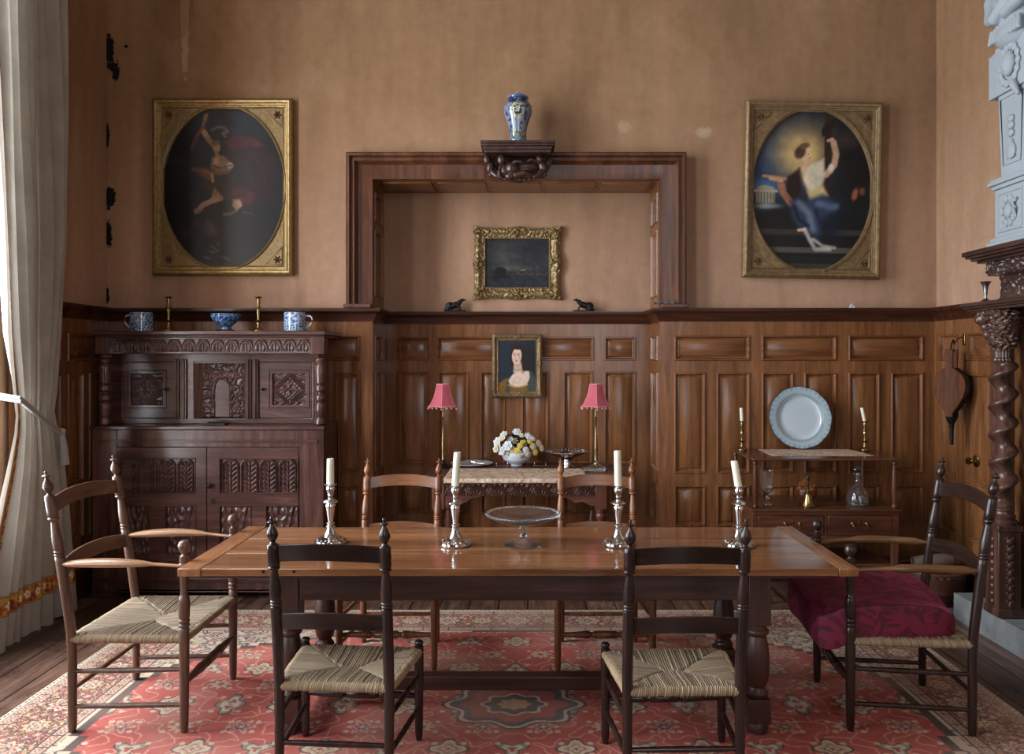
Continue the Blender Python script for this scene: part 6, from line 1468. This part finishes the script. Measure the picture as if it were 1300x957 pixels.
# ------------------------------------------------------------------ white plaster overmantel
T = thing('plaster_overmantel', 'white moulded plaster overmantel with a carved figure on the upper mantel shelf', 'overmantel', (2.9, 4.1, 2.301))
pw = M['plasterwhite']; zz0 = 2.301
for cy in (4.61, 3.61):
    s = 1 if cy > 4 else -1
    g = lambda a, b_: (cy+a, cy+b_)
    m_ = MB(); m_.box(2.80, 3.045, cy-.175, cy+.205, zz0, zz0+.05); m_.box(2.815, 3.045, cy-.16, cy+.19, zz0+.05, zz0+.075); m_.box(2.83, 3.045, cy-.145, cy+.165, zz0+.075, 2.665)
    m_.box(2.815, 3.045, cy-.16, cy+.175, 2.665, 2.69); m_.box(2.80, 3.045, cy-.175, cy+.195, 2.69, 2.715); m_.box(2.81, 3.045, cy-.165, cy+.185, 2.715, 2.73)
    m_.build('pedestal', pw, T, bevel=.005)
    m_ = MB()
    for (y0, y1, z0, z1) in ((cy-.11, cy+.13, 2.40, 2.64),):
        m_.ringpanel(y0, y1, z0, z1, [(0, 0), (.004, .008), (.012, .008), (.016, .0015)], (2.83, 0, 0), (0, 1, 0), (-1, 0, 0))
    for i in range(10):
        a = i*2*PI/10; m_.ell((2.825, cy+.02+.06*math.cos(a), 2.52+.075*math.sin(a)), (.012, .02, .024), 8, 6)
    m_.ell((2.825, cy+.02, 2.52), (.02, .035, .045), 12, 8); m_.tube([(2.822, cy-.05, 2.47), (2.815, cy-.06, 2.52), (2.82, cy-.045, 2.56), (2.82, cy-.07, 2.58)], .008, 8)
    m_.build('relief_ornament', pw, T)
    # tapering herm shaft
    m_ = MB(); v = [(2.845, cy-.09, 2.73), (2.845, cy+.125, 2.73), (2.845, cy+.155, 3.23), (2.845, cy-.125, 3.23)]
    v += [(3.045, p[1], p[2]) for p in v]; m_.add(v, [(0, 1, 2, 3), (0, 4, 5, 1), (1, 5, 6, 2), (2, 6, 7, 3), (3, 7, 4, 0)], smooth=False)
    m_.build('shaft', pw, T, bevel=.005)
    m_ = MB(); m_.tube([(2.842, cy-.065, 2.80), (2.842, cy-.09, 3.20), (2.842, cy+.125, 3.20), (2.842, cy+.10, 2.80), (2.842, cy-.065, 2.80)], .005, 6)
    for i, z in enumerate((3.06, 3.02, 2.975)): m_.ell((2.838, cy+.015, z), (.018, .030, .024), 10, 8)
    m_.ell((2.838, cy+.015, 2.87), (.018, .045, .05), 10, 8); m_.ell((2.838, cy+.015, 2.915), (.016, .020, .03), 8, 6)
    for i in range(5): m_.tube([(2.836, cy+.015+(i-2)*.006, 2.91), (2.832, cy+.015+(i-2)*.018, 2.83)], .005, 6)
    m_.build('relief_ornament', pw, T)
    # eared block with cartouche mask
    m_ = MB(); m_.box(2.83, 3.045, cy-.14, cy+.165, 3.23, 3.52); m_.box(2.84, 3.045, cy+.16, cy+.245, 3.235, 3.50); m_.tube([(2.86, cy+.225, 3.50), (3.04, cy+.225, 3.50)], .022, 12); m_.tube([(2.86, cy+.225, 3.245), (3.04, cy+.225, 3.245)], .014, 12)
    m_.build('eared_block', pw, T, bevel=.005)
    m_ = MB()
    for i in range(14):
        a = i*2*PI/14; m_.ell((2.822, cy+.01+.085*math.cos(a), 3.375+.11*math.sin(a)), (.014, .024, .026), 8, 6)
    m_.ell((2.818, cy+.01, 3.38), (.035, .055, .075), 14, 10); m_.ell((2.785, cy+.01, 3.375), (.014, .012, .018), 8, 6); m_.ell((2.795, cy-.012, 3.395), (.012, .014, .008), 8, 6); m_.ell((2.795, cy+.032, 3.395), (.012, .014, .008), 8, 6); m_.ell((2.795, cy+.01, 3.345), (.012, .02, .008), 8, 6)
    m_.tube([(2.82, cy-.03, 3.27), (2.81, cy-.05, 3.24), (2.81, cy-.07, 3.21), (2.82, cy-.085, 3.17)], [.02, .024, .02, .012], 8)
    m_.build('cartouche_mask', pw, T, remesh=.005)
    # figure with folded arms rising from the block
    m_ = MB(); e = lambda y, z, a, b_, c_, x=2.87, rx=0: m_.ell((x, cy+y, z), (a, b_, c_), 18, 12, Matrix.Rotation(rx, 3, 'X'))
    e(.01, 3.56, .10, .155, .09); e(.01, 3.66, .095, .135, .11); e(.01, 3.80, .10, .15, .13); e(.01, 3.92, .095, .17, .09); e(.01, 4.02, .05, .055, .08); e(.01, 4.14, .08, .075, .105); e(.01, 4.15, .085, .082, .09, 2.90)
    e(.01, 4.12, .02, .015, .02, 2.79)
    t_ = lambda pts, r: m_.tube([(x, cy+y, z) for x, y, z in pts], r, 12)
    t_([(2.86, .165, 3.93), (2.82, .175, 3.80), (2.79, .13, 3.68), (2.765, .05, 3.655), (2.765, -.04, 3.72), (2.78, -.09, 3.78)], [.05, .046, .042, .040, .034, .028])
    t_([(2.86, -.145, 3.93), (2.82, -.16, 3.80), (2.79, -.12, 3.69), (2.775, -.04, 3.66), (2.775, .04, 3.74)], [.05, .046, .042, .038, .030])
    for i in range(4): t_([(2.775, -.085-.012*i, 3.775+.004*i), (2.79, -.10-.010*i, 3.815-.006*i)], [.011, .008])
    for i in range(9): t_([(2.80, -.12+i*.032, 3.62), (2.79, -.13+i*.034, 3.53)], [.014, .018])
    m_.build('herm_figure', pw, T, remesh=.007)
m_ = MB(); m_.box(2.96, 3.045, 3.75, 4.47, zz0, 4.1); m_.box(2.93, 3.045, 3.72, 4.50, 3.48, 3.54); m_.box(2.93, 3.045, 3.72, 4.50, zz0, 2.36)
m_.build('centre_panel', pw, T, bevel=.005)
m_ = MB(); Yv, Zv = np.meshgrid(np.linspace(3.80, 4.44, 110), np.linspace(2.42, 3.42, 170)); m_.grid(np.stack([2.958-foliage(Yv, Zv, 22, 9)*.03, Yv, Zv], -1)); m_.build('relief_ornament', pw, T, angle=180)

# ================================================================== CURTAIN
def cloth_mat():
    m = bpy.data.materials.new('linen_curtain'); m.use_nodes = True; nt = m.node_tree; b = nt.nodes['Principled BSDF']
    v = coords(nt, (1, 1, 1)); n = noise(nt, v, 5, 4, .6); w_ = noise(nt, coords(nt, (30, 30, 400)), 3, 2, .5)
    c = ramp(nt, n, [(.3, rgb(156, 149, 138)), (.7, rgb(178, 171, 160))]); o = mix(nt, .25, c.outputs[0], ramp(nt, w_, [(.3, rgb(120, 112, 98)), (.7, rgb(182, 175, 160))]).outputs[0])
    nt.links.new(o, b.inputs['Base Color']); b.inputs['Roughness'].default_value = .85; b.inputs['Specular IOR Level'].default_value = .2; b.inputs['Sheen Weight'].default_value = .2
    tr = N(nt, 'ShaderNodeBsdfTranslucent'); nt.links.new(o, tr.inputs[0]); mx = N(nt, 'ShaderNodeMixShader'); mx.inputs[0].default_value = .16
    nt.links.new(b.outputs[0], mx.inputs[1]); nt.links.new(tr.outputs[0], mx.inputs[2]); nt.links.new(mx.outputs[0], nt.nodes['Material Output'].inputs[0])
    bump(nt, b, w_, .15, .002); return m
M['curtain'] = cloth_mat()
zk = [0.0, .3, .7, 1.0, 1.22, 1.32, 1.45, 1.8, 2.4, 3.2, 4.0, 4.7]
yf = [5.15, 5.12, 5.06, 5.00, 4.93, 4.90, 4.93, 4.99, 5.07, 5.08, 5.05, 5.03]
yn = [4.25, 4.30, 4.40, 4.48, 4.53, 4.54, 4.52, 4.47, 4.44, 4.40, 4.34, 4.30]
am = [.085, .075, .055, .036, .018, .014, .024, .05, .062, .066, .068, .068]
xm = [-3.0, -2.99, -2.975, -2.96, -2.95, -2.95, -2.955, -2.975, -2.99, -3.0, -3.0, -3.0]
def curtain(s, z, off=0):
    Yf, Yn, A, X0 = (np.interp(z, zk, q) for q in (yf, yn, am, xm))
    sm = s+.012*np.sin(z*2.3+s*6)
    ph = 2*PI*(7.2*sm+.25*np.sin(2*PI*sm*1.3+.6)+.10*np.sin(z*1.1))
    f = np.sin(ph)+.30*np.sin(2.3*ph+1.+z*.6)+.25*np.sin(.37*ph+z*1.7)
    X = X0+A*f*.62+off; Y = Yf+(Yn-Yf)*s+A*.35*np.cos(ph)
    slump = .03*ss(.25, .0, z)*np.sin(ph*1.5+2)
    return np.stack([np.maximum(X, -3.10), Y, z+slump*.3], -1)
T = thing('curtain', 'long pale linen curtain tied back at the window on the left', 'curtain', (-3.0, 4.8, .02))
S_, Z_ = np.meshgrid(np.linspace(0, 1, 260), np.concatenate([np.linspace(.012, 1.0, 90), np.linspace(1.01, 1.6, 60), np.linspace(1.62, 4.7, 110)]), indexing='ij')
MB().grid(curtain(S_, Z_)).build('curtain_cloth', M['curtain'], T, angle=180)
def bandcol(a, b_):
    """orange floral band; a runs along, b across 0..1"""
    c = np.zeros(a.shape+(3,))+np.array(s2l((.66, .32, .16))); g = np.array(s2l((.72, .56, .26))); cr = np.array(s2l((.88, .80, .70))); br = np.array(s2l((.42, .22, .12)))
    u = (a/.085) % 1; r = np.hypot((u-.5)*1.0, (b_-.5)*1.1); th = np.arctan2(b_-.5, u-.5)
    def put(m, k): c[m] = k
    n = fbm(a*60, b_*5, 3, 3); put(n > .58, g); put(n < .38, br); put(r < .26+.06*np.cos(5*th), g*.9); put(r < .19+.06*np.cos(5*th), cr); put(r < .06, br)
    put((b_ < .10) | (b_ > .90), g*.8); put((b_ < .04) | (b_ > .96), br); return c
Sb, Zb = np.meshgrid(np.linspace(0, 1, 700), np.linspace(.20, .31, 16), indexing='ij')
m_ = MB(); Pb = curtain(Sb, Zb, .004); m_.grid(Pb, bandcol(Sb*2.2, (Zb-.20)/.11)); m_.build('hem_band', M['band'], T, angle=180)
Sb, Zb = np.meshgrid(np.linspace(.905, .985, 14), np.linspace(.02, 4.7, 900), indexing='ij')
m_ = MB(); m_.grid(curtain(Sb, Zb, .004), bandcol(Zb, (Sb-.905)/.08)); m_.build('edge_band', M['band'], T, angle=180)
m_ = MB()
for k in range(2):
    pts = []
    for i in range(22):
        u = i/21; pts.append((-2.905+.02*math.sin(PI*u)+k*.004, 4.51+(4.90-4.51)*u, 1.425-.225*u-.022*math.sin(PI*u)-k*.022))
    m_.tube([(-3.05, 4.49, 1.45-k*.02)]+pts+[(-2.95, 4.935, 1.195), (-3.07, 4.95, 1.21)], .0105, 10)
tb = m_.build('tieback', M['rope'], T)
MB().ell((-2.90, 4.905, 1.195), (.022, .022, .024), 12, 8).tube([(-2.90, 4.905, 1.19), (-2.895, 4.915, 1.10), (-2.90, 4.93, .99)], [.018, .022, .030], 12).build('tassel', M['rope'], tb)

# ================================================================== RUG
def rug():
    X0, X1, Y0_, Y1_ = -2.42, 2.29, 2.34, 5.16
    nx, ny = 940, 570
    U, V = np.meshgrid(np.linspace(X0, X1, nx), np.linspace(Y0_, Y1_, ny), indexing='ij')
    cx_, cy_ = (X0+X1)/2, (Y0_+Y1_)/2; ax, ay = np.abs(U-cx_), np.abs(V-cy_)
    bx_, by_ = (X1-X0)/2-ax, (Y1_-Y0_)/2-ay; b = np.minimum(bx_, by_); s = np.where(bx_ < by_, ay, ax)
    C_ = lambda r, g, b_: np.array(s2l((r/255, g/255, b_/255)))
    iv, red, navy, rose, och, dk, sage, brick = C_(186, 168, 146), C_(166, 64, 58), C_(52, 54, 66), C_(176, 108, 98), C_(176, 140, 100), C_(44, 36, 38), C_(120, 118, 104), C_(148, 58, 54)
    c = np.zeros(U.shape+(3,))+red
    def put(m, k): c[m] = k
    def curls(x, y, k, p=0):
        """scrolling line pattern: signed field and its fine outlines"""
        wx = x+.030*np.sin(y*k*.9+p)+.016*np.sin(y*k*2.1+x*k); wy = y+.030*np.sin(x*k*.8+1.3+p)+.016*np.sin(x*k*1.9-y*k)
        return np.sin(wx*k)*np.cos(wy*k)+.55*np.sin(wx*k*1.9+1)*np.sin(wy*k*2.1+p)
    def outline(f, w):
        g0, g1 = np.gradient(f); return np.abs(f) < w*np.sqrt((g0)**2+(g1)**2)+1e-4
    # main border
    mb_ = (b > .095) & (b < .335); ex = ((s+.11) % .22)-.11; f = curls(np.abs(ex)+b*.2, b, 62, .3); f2 = curls(s, b, 105, 2.)
    put(mb_, brick); put(mb_ & (f > .12), iv); put(mb_ & (f > .75), rose); put(mb_ & (f < -.55), och); put(mb_ & (f2 > .95), navy); put(mb_ & (f2 < -.9) & (f > 0), sage); put(mb_ & outline(f-.12, 1.0), dk)
    idx = np.floor((s+.11)/.22).astype(int) % 2; v = b-.215; d = np.hypot(ex, v); th = np.arctan2(v, ex); k = .066*(1+.18*np.cos(8*th))
    for q, a_, b2 in ((1.16, dk, dk), (1., iv, och), (.74, brick, iv), (.56, iv, navy), (.40, navy, iv), (.2, och, brick)): put(mb_ & (d < k*q) & (idx == 0), a_); put(mb_ & (d < k*q*.85) & (idx == 1), b2)
    for sg in (-1, 1):
        e2 = np.hypot(ex-sg*.085, v-sg*.06); put(mb_ & (e2 < .026), dk); put(mb_ & (e2 < .020), rose); put(mb_ & (e2 < .009), iv)
    for (g0, g1, gr) in ((.036, .088, iv), (.342, .392, iv)):
        g = (b > g0) & (b < g1); put(g, gr); gu = (s/.052) % 1-.5; gv = (b-g0)/(g1-g0)-.5; r_ = np.hypot(gu, gv)
        put(g & (r_ < .38), brick); put(g & (r_ < .24), iv); put(g & (r_ < .12), navy); put(g & (np.abs(np.abs(gu)-.5) < .06), navy)
    for q in (.034, .090, .339, .395): put(np.abs(b-q) < .0045, dk)
    put(b < .032, C_(196, 182, 160)); put((b > .014) & (b < .022) & (((s/.028) % 1) > .5), dk)
    # field: ivory corners with a stepped edge, coral centre
    fl_ = b > .40; fx_, fy_ = ax/((X1-X0)/2-.40), ay/((Y1_-Y0_)/2-.40)
    st = .045; qx, qy = np.floor(ax/st)*st/((X1-X0)/2-.40), np.floor(ay/st)*st/((Y1_-Y0_)/2-.40); e = qx**2.6+qy**2.6
    cor = fl_ & (e > .92); f = curls(ax, ay, 30, .7); f2 = curls(ax, ay, 70, 1.9)
    put(cor, iv); put(cor & (f > .9), rose); put(cor & (f < -.85), C_(170, 150, 116)); put(cor & (f2 > 1.0), brick); put(cor & outline(f-.25, 1.3), navy); put(cor & outline(f+.5, .9), sage); put(cor & (f2 < -1.05), navy)
    put(fl_ & (e > .90) & (e < .955), dk); put(fl_ & (e > .955) & (e < .99), iv)
    fm = fl_ & (e < .88); f = curls(ax, ay, 23, .2)
    put(fm & outline(f-.1, .8), C_(196, 130, 110))
    for i in range(9):
        for j in range(6):
            mx_, my_, kd = i*.27+(.135 if j % 2 else 0), j*.20+.03, (i*2+j) % 4
            u, v = ax-mx_, ay-my_; d = np.hypot(u, v); m0 = fm & (d < .12)
            if not m0.any(): continue
            th = np.arctan2(v, u)
            if kd == 0: k = .062*(1+.25*np.cos(4*th)); sel = ((1.18, dk), (1., iv), (.72, och), (.5, dk), (.42, iv), (.2, brick))
            elif kd == 1: k = .042*(1+.38*np.cos(6*th)); sel = ((1.2, iv), (1., rose), (.55, navy), (.3, iv))
            elif kd == 2: k = .050*(1+.42*np.cos(3*th+PI/2)); sel = ((1.18, dk), (1., sage), (.7, iv), (.35, brick))
            else: k = .036*(1+.3*np.cos(8*th)); sel = ((1.2, C_(196, 160, 130)), (1., iv), (.5, brick))
            for q, cc in sel: put(m0 & (d < k*q), cc)
            for q in range(4):
                a_ = q*PI/2+.785; put(m0 & (np.hypot(u-.088*math.cos(a_), v-.066*math.sin(a_)) < .013), iv)
    # small central medallion
    d = np.hypot(ax*1., ay*1.35); th = np.arctan2(ay*1.35, ax); k = .30*(1+.10*np.cos(8*th))
    for q, cc in ((1.06, dk), (1., iv), (.93, navy), (.78, brick), (.5, iv), (.44, navy), (.25, och)): put(fl_ & (d < k*q), cc)
    n = fbm(U*90, V*90, 3, 3); n2 = fbm(U*3, V*3, 8, 3); c *= (.78+.36*n+.25*(n2-.5))[..., None]
    wear = ss(.5, .8, fbm(U*2.2, V*2.2, 21, 3))[..., None]*.25+.17; c = c*(1-wear)+C_(180, 150, 134)*wear
    z = .0045+.0010*n; z[0, :] = z[-1, :] = .001; z[:, 0] = z[:, -1] = .001
    o = MB().grid(np.stack([U, V, z], -1), c, flip=True).build('rug', M['rug'], loc=(cx_, cy_, 0), angle=180)
    tag(o, 'large red and ivory patterned oriental rug under the table and chairs', 'rug')
rug()

# ================================================================== LIGHT AND CAMERA
world = bpy.data.worlds.new('overcast_sky'); bpy.context.scene.world = world; world.use_nodes = True
bg = world.node_tree.nodes['Background']; bg.inputs[0].default_value = (.70, .82, 1., 1); bg.inputs[1].default_value = 1.0
def window_light(name, y0, y1, power, colr=(.86, .93, 1.)):
    L = bpy.data.lights.new(name, 'AREA'); L.shape = 'RECTANGLE'; L.size = 4.5; L.size_y = (y1-y0)+.3; L.energy = power; L.color = colr
    o = bpy.data.objects.new(name, L); col.objects.link(o); o.location = (WL-.55, (y0+y1)/2, 2.75); o.rotation_euler = (0, R_(-90), 0)
    return o
window_light('daylight_far_window', 2.95, 4.62, 640); window_light('daylight_near_window', .1, 1.8, 340)
L = bpy.data.lights.new('daylight_front_window', 'AREA'); L.shape = 'RECTANGLE'; L.size = 1.7; L.size_y = 3.6; L.energy = 110; L.color = (.86, .93, 1.)
o = bpy.data.objects.new('daylight_front_window', L); col.objects.link(o); o.location = (1.2, YF-.5, 2.8); o.rotation_euler = (R_(90), 0, 0)
cam = bpy.data.cameras.new('camera'); cam.sensor_fit = 'HORIZONTAL'; cam.sensor_width = 36; cam.lens = 36*F/1300
cam.shift_x = -(CX-650)/1300; cam.shift_y = -(478.5-CY)/1300; cam.clip_start = .05
co = bpy.data.objects.new('camera', cam); col.objects.link(co); co.location = (0, 0, H); co.rotation_euler = (PI/2, 0, 0)
sc = bpy.context.scene; sc.camera = co
sc.view_settings.view_transform = 'Standard'; sc.view_settings.look = 'None'; sc.view_settings.gamma = 1; sc.view_settings.use_curve_mapping = False
sc.view_settings.exposure = 0.02
